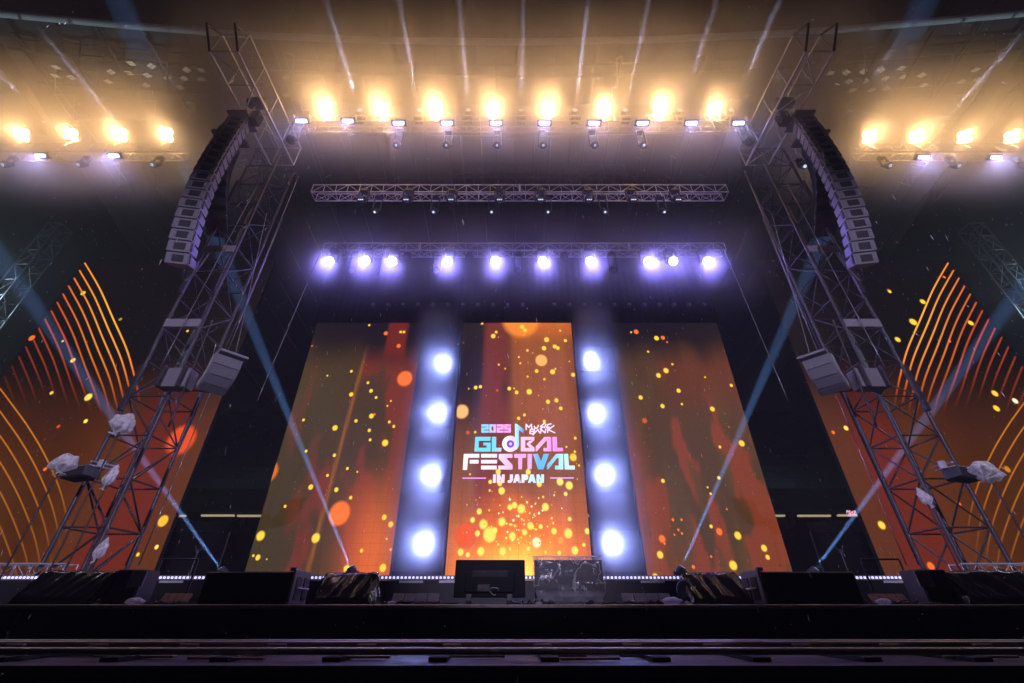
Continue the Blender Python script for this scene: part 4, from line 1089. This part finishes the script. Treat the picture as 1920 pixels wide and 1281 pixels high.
def floor_bar(u0, u1, v, m, label):
    Y = 8.5
    x0, x1 = at(u0, 1125, Y).x, at(u1, 1125, Y).x
    t = thing("floor_light_bar", ((x0 + x1) / 2, Y, ZD), label, "light bar", "low unlit light bars on the stage edge")
    n = 4; w = (x1 - x0) / n
    for k in range(n): box("segment", (w - .012, .16, .05), (x0 + w * (k + .5), Y, at(u0, v, Y).z), M[m], t, Quaternion((1, 0, 0), R(55)), .006)
    for s in (.25, .75): box("foot", (.08, .12, .08), (x0 + (x1 - x0) * s, Y + .04, ZD + .042), M['dark'], t)
floor_bar(303, 355, 1122, 'tan', "short tan unlit light bar beside the left front speaker")
floor_bar(735, 823, 1122, 'grey', "long grey unlit light bar left of the bare confidence screen")
floor_bar(1166, 1258, 1122, 'grey', "long grey unlit light bar right of the wrapped confidence screen")
floor_bar(1634, 1700, 1123, 'tan', "short tan unlit light bar beside the right front speaker")

def bundle(u, label, seed, r=.12, m='bag'):
    p = at(u, 1130, 8.2)
    bm = bmesh.new(); bmesh.ops.create_icosphere(bm, subdivisions=3, radius=1); crumple(bm, .22, 1.5, seed)
    bmesh.ops.scale(bm, vec=(r, r * .7, r * .38), verts=bm.verts)
    o = put("plastic_bundle", mesh_from(bm, M[m], True), None, Matrix.Translation((p.x, 8.25, ZD + r * .33)))
    tag(o, label, "plastic bundle", "crumpled plastic bundles on the stage edge")
bundle(248, "crumpled pale plastic bundle beside the left upright cabinet", 2, .14)
bundle(733, "small pale plastic bundle before the long grey light bar on the left", 5, .07)
bundle(1010, "small pale scrap between the two confidence screens", 6, .06)
bundle(1662, "crumpled pale plastic bundle before the tan light bar on the right", 9, .12)
bundle(1262, "flat clear plastic scrap beside the ring-ended covered monitor", 10, .15)
def floor_cable(u0, u1, label, seed):
    rnd = random.Random(seed); n = 26; x0, x1 = at(u0, 1132, 8.3).x, at(u1, 1132, 8.3).x
    pts = [(x0 + (x1 - x0) * i / n, 8.35 + .12 * math.sin(i * .7 + seed) + rnd.uniform(-.03, .03), ZD + .016 + max(0, rnd.uniform(-.1, .06))) for i in range(n + 1)]
    tag(put("floor_cable", tube_mesh([pts], .012, M['cable'])), label, "cable", "cables on the stage floor")
floor_cable(700, 860, "black cable trailing left of the bare confidence screen", 1)
floor_cable(960, 1030, "black cable trailing between the two confidence screens", 2)
floor_cable(1130, 1300, "black cable trailing right of the wrapped confidence screen", 3)
floor_cable(250, 370, "black cable trailing by the left tan light bar", 4)
floor_cable(1620, 1760, "black cable trailing by the right tan light bar", 5)

# LED strip along the riser's front edge
ls = thing("led_strip", (0, RISER_Y, RISER_Z), "strip of tiny white diodes along the riser edge behind the stage front", "LED strip")
box("channel", (44, .05, .09), (0, RISER_Y - .03, RISER_Z + .05), M['grey'], ls, bev=.004)
bm = bmesh.new()
for k in range(460):
    x = -20.7 + k * .09; strip_box(bm, x - .022, x + .022, RISER_Y - .075, RISER_Y - .058, RISER_Z + .028, RISER_Z + .072)
tag(put("diodes", mesh_from(bm, M['e_led']), ls), kind="stuff")
for k, u in enumerate((318, 770, 845, 1225, 1682)):
    p = at(u, 1093, RISER_Y - .05)
    tag(box("tape_piece", (.55, .015, .05), (p.x, RISER_Y - .012, RISER_Z - .03), M['tape'], bev=0), "white tape piece below the diode strip, %s from the left" % ORD[k], "tape", "white tape pieces on the riser")

# side-stage clutter, tents, light stands
for sx, nm, u in ((-1, "left", 30), (1, "right", 1895)):
    p = at(u, 1062, 11.9)
    truss("ground_truss", "loose silver truss piece lying at the %s edge of the stage" % nm, "truss", "loose truss pieces on the stage", (p.x - 1.2, 11.9, RISER_Z + .03), 2.4, .35, .35, .4, 'x', M['alu'], .022, .012)
for sx, nm, u0, u1 in ((-1, "left", 300, 470), (1, "right", 1478, 1660)):
    a, b = at(u0, 985, 27).x, at(u1, 985, 27).x; zt = at(0, 981, 27).z
    t = thing("canopy_tent", ((a + b) / 2, 27, 0), "black pitched tent in the gap between the %s screens" % nm, "tent", "black tents behind the stage")
    w, cx = b - a, (a + b) / 2; e = zt - .75
    bm = bmesh.new()
    hw, hd = w / 2, 1.8
    r0 = [(-hw, -hd), (hw, -hd), (hw, hd), (-hw, hd)]
    lo = [bm.verts.new((x, y, 0)) for x, y in r0]; mi = [bm.verts.new((x, y, e)) for x, y in r0]
    for k in range(4): bm.faces.new((lo[k], lo[(k + 1) % 4], mi[(k + 1) % 4], mi[k]))
    put("wall_cloth", mesh_from(bm, M['cloth']), t, Matrix.Translation((cx, 27, 0)))
    bm = bmesh.new()
    mi = [bm.verts.new((x * 1.02, y * 1.02, e + .003)) for x, y in r0]; tp = [bm.verts.new((x * .72, y * .3, zt)) for x, y in r0]
    for k in range(4): bm.faces.new((mi[k], mi[(k + 1) % 4], tp[(k + 1) % 4], tp[k]))
    bm.faces.new(tp)
    put("roof_cloth", mesh_from(bm, M['cloth']), t, Matrix.Translation((cx, 27, 0)))
    for x, y in r0: rod("tent_pole", (cx + x * 1.01, 27 + y * 1.01, 0), (cx + x * 1.01, 27 + y * 1.01, e), .04, M['steel'], t)
    # thin stand in front of the tent
    u = 372 if sx < 0 else 1575
    p = at(u, 1030, 14); f = at(358 if sx < 0 else 1592, 1085, 14)
    s = thing("light_stand", (p.x, 14, RISER_Z), "thin pale Y-topped stand before the black tent on the %s" % nm, "stand", "thin stands before the tents")
    rod("pole", (p.x, 14, RISER_Z), (p.x, 14, p.z), .018, M['steel'], s)
    rod("fork", (p.x, 14, p.z - .15), (p.x - .12, 14, p.z + .1), .012, M['steel'], s); rod("fork", (p.x, 14, p.z - .15), (p.x + .12, 14, p.z + .1), .012, M['steel'], s)
    for k in range(3): rod("foot", (p.x, 14, RISER_Z + .25), (p.x + .3 * math.cos(2.1 * k), 14 + .3 * math.sin(2.1 * k), RISER_Z + .02), .014, M['steel'], s)

# camera track platform in front of the stage
PZ = EYE - .36
pf = thing("track_platform", (0, 5, 0), "low black platform with a camera track running before the stage", "platform")
Yb, Yf = at(0, 1214, 1).y, 1
yb = .36 / -(at(0, 1213, 1).z - EYE); yf = .36 / -(at(0, 1240, 1).z - EYE)
box("platform_top", (26, yb - yf + .2, .08), (0, (yb + yf) / 2, PZ - .06), M['wet'], pf, bev=.004)
box("front_fascia", (26, .05, PZ - .1), (0, yf - .05, (PZ - .1) / 2), M['black'], pf, bev=0)
box("back_fascia", (26, .05, PZ - .1), (0, yb + .05, (PZ - .1) / 2), M['black'], pf, bev=0)
tk = thing("camera_track", (0, (yb + yf) / 2, PZ), "steel camera dolly track on the low black platform", "camera track")
for y in (yb - .1, yb - .42, yf + .3):
    rod("rail", (-12.5, y, PZ + .05), (12.5, y, PZ + .05), .03, M['rail'], tk, 10)
for k in range(27):
    x = -12.5 + k * .96 + random.uniform(-.05, .05)
    box("sleeper", (.16, yb - yf - .35, .035), (x, (yb + yf) / 2 - .02, PZ + .0), M['dark'], tk, bev=.004)
    box("rail_chair", (.2, .14, .05), (x, yb - .42, PZ + .03), M['rail'], tk, bev=.006)
for k in range(40):
    x = random.uniform(-7, 7); y = random.uniform(yf + .1, yb - .5)
    tag(box("timber_offcut", (random.uniform(.2, .8), random.uniform(.03, .08), .02), (x, y, PZ + .002), M['tan'], tk, Quaternion((0, 0, 1), R(random.uniform(-6, 6))), .003), kind=None)

# ------------------------------------------------------------------ rain
def rain():
    vs, fs = [], []
    rnd = random.Random(5)
    n = 9000
    for i in range(n):
        Y = rnd.uniform(2.2, 22); X = rnd.uniform(-1.35, 1.35) * (Y + 4); Z = rnd.uniform(0, 20)
        if i % 6 == 0: L, r = rnd.uniform(.07, .17), .005
        else: L, r = rnd.uniform(.006, .016), rnd.uniform(.0035, .006)
        d = Vector((rnd.gauss(.12, .12), rnd.gauss(0, .15), -1)).normalized()
        q = d.to_track_quat('Z', 'X'); c = Vector((X, Y, Z)); b = len(vs)
        for p in ((0, 0, -L / 2), (r, 0, 0), (0, r, 0), (-r, 0, 0), (0, -r, 0), (0, 0, L / 2)): vs.append(c + q @ Vector(p))
        for a, e in ((1, 2), (2, 3), (3, 4), (4, 1)): fs.append((b, b + a, b + e)); fs.append((b + 5, b + e, b + a))
    me = bpy.data.meshes.new("rain"); me.from_pydata(vs, [], fs)
    me.materials.append(mat("rain_water", (.85, .87, .9), .15, spec=1.0))
    tag(put("rain_drops", me), "falling rain drops all round the stage", None, None, "stuff")
rain()

# ------------------------------------------------------------------ haze: damp, smoky air round everything
hm = bpy.data.materials.new("haze_air"); hm.use_nodes = True
hn = hm.node_tree; hn.nodes.clear()
ho = hn.nodes.new("ShaderNodeOutputMaterial"); pv = hn.nodes.new("ShaderNodeVolumePrincipled")
pv.inputs["Color"].default_value = (.94, .94, .95, 1); pv.inputs["Density"].default_value = HAZE; pv.inputs["Anisotropy"].default_value = HAZE_G
hn.links.new(pv.outputs[0], ho.inputs["Volume"])
bm = bmesh.new(); bmesh.ops.create_cube(bm, size=1); bmesh.ops.scale(bm, vec=(260, 220, 46), verts=bm.verts)
tag(put("haze", mesh_from(bm, hm), None, Matrix.Translation((0, 62, 21.5))), "thin smoky haze filling the air of the stadium", None, None, "stuff")

def cubem(m):
    bm = bmesh.new(); bmesh.ops.create_cube(bm, size=2)
    return mesh_from(bm, m)
def halo_mat(dens, axis, power):
    """volume added to imitate the glow round lamps, thinning outwards"""
    m = bpy.data.materials.new("lamp_halo_volume"); m.use_nodes = True
    nt = m.node_tree; nt.nodes.clear(); N = nt.nodes.new; L = nt.links.new
    out = N("ShaderNodeOutputMaterial"); pv = N("ShaderNodeVolumePrincipled")
    pv.inputs["Color"].default_value = (.95, .95, .95, 1); pv.inputs["Anisotropy"].default_value = .2
    tc = N("ShaderNodeTexCoord"); vm = N("ShaderNodeVectorMath"); vm.operation = 'MULTIPLY'
    vm.inputs[1].default_value = {'x': (0, 1, 1), 'z': (1, 1, 0), 'o': (1, 1, 1)}[axis]
    L(tc.outputs["Object"], vm.inputs[0])
    ln = N("ShaderNodeVectorMath"); ln.operation = 'LENGTH'; L(vm.outputs[0], ln.inputs[0])
    sx = N("ShaderNodeSeparateXYZ"); L(tc.outputs["Object"], sx.inputs[0])
    ab = N("ShaderNodeMath"); ab.operation = 'ABSOLUTE'; L(sx.outputs[0 if axis == 'x' else 2], ab.inputs[0])
    r = N("ShaderNodeMapRange"); r.interpolation_type = 'SMOOTHERSTEP'; r.inputs[1].default_value = 1; r.inputs[2].default_value = 0; L(ln.outputs["Value"], r.inputs[0])
    e = N("ShaderNodeMapRange"); e.interpolation_type = 'SMOOTHSTEP'; e.inputs[1].default_value = 1; e.inputs[2].default_value = .8; L(ab.outputs[0], e.inputs[0])
    p = N("ShaderNodeMath"); p.operation = 'POWER'; p.inputs[1].default_value = power; L(r.outputs[0], p.inputs[0])
    a = N("ShaderNodeMath"); a.operation = 'MULTIPLY'; L(p.outputs[0], a.inputs[0]); L(e.outputs[0], a.inputs[1])
    nz_ = N("ShaderNodeTexNoise"); nz_.inputs["Scale"].default_value = .35; nz_.inputs["Detail"].default_value = 3
    ge = N("ShaderNodeNewGeometry"); L(ge.outputs["Position"], nz_.inputs["Vector"])
    mr = N("ShaderNodeMapRange"); mr.inputs[1].default_value = .3; mr.inputs[2].default_value = .7; mr.inputs[3].default_value = .45 * dens; mr.inputs[4].default_value = 1.4 * dens; L(nz_.outputs[0], mr.inputs[0])
    b = N("ShaderNodeMath"); b.operation = 'MULTIPLY'; L(a.outputs[0], b.inputs[0]); L(mr.outputs[0], b.inputs[1])
    L(b.outputs[0], pv.inputs["Density"]); L(pv.outputs[0], out.inputs["Volume"])
    return m
def lamp_halo(label, loc, half, dens, axis, power=2.0):  # scattering volume added so the lamps get a visible halo
    me = cached(("lamp_halo", axis, dens, power), lambda: cubem(halo_mat(dens, axis, power)))
    tag(put("lamp_halo", me, None, Matrix.Translation(loc) @ Matrix.Diagonal((*half, 1))), label, None, None, "stuff")
lamp_halo("added warm halo round the lamps of the front truss", ((X1 + X2) / 2, 9.9, Z1 + .7), ((X2 - X1) / 2 + 5, 6.0, 6.4), .42, 'x', 2.6)
lamp_halo("added warm halo round the lamps of the left side truss", (XL - 5.5, 11.1, Z4 + .6), (9.5, 5.4, 5.8), .42, 'x', 2.6)
lamp_halo("added warm halo round the lamps of the right side truss", (XR + 5.5, 11.1, Z4 + .6), (9.5, 5.4, 5.8), .42, 'x', 2.6)
lamp_halo("added violet halo round the lamps of the rear truss", ((X5 + X6) / 2, 16.5, Z3 - .55), ((X6 - X5) / 2 + 2.5, 3.8, 4.6), .15, 'x', 2.0)
lamp_halo("added white halo round the left lamp pillar", ((XL1 + XC0) / 2, 22.4, (ZB + ZT) / 2), (2.3, 2.0, (ZT - ZB) / 2 + .5), .6, 'z', 2.0)
lamp_halo("added white halo round the right lamp pillar", ((XC1 + XR0) / 2, 22.4, (ZB + ZT) / 2), (2.3, 2.0, (ZT - ZB) / 2 + .5), .6, 'z', 2.0)

PUFF = []
for o in list(COL.objects):
    st_ = o.name.split(".")[0]
    if o.type == 'EMPTY' and st_ in ("warm_lamp", "violet_wash_lamp", "pillar_lamp"): PUFF.append((st_, o.location.copy(), o["label"]))
for st_, p, lab in PUFF:  # small dense volumes added to imitate camera flare at each lamp
    if st_ == "warm_lamp": lamp_halo("added warm halo puff at the " + lab, p + Vector((0, -.3, .1)), (1.2, 1.2, 1.2), .42, 'o', 2.2)
    elif st_ == "violet_wash_lamp": lamp_halo("added violet halo puff at the " + lab, p + Vector((0, -.3, -.55)), (1.5, 1.5, 2.0), .9, 'o', 2.2)
    else: lamp_halo("added white halo puff at the " + lab, p + Vector((0, -.1, 0)), (.95, 1.2, 2.1), 1.1, 'o', 2.0)
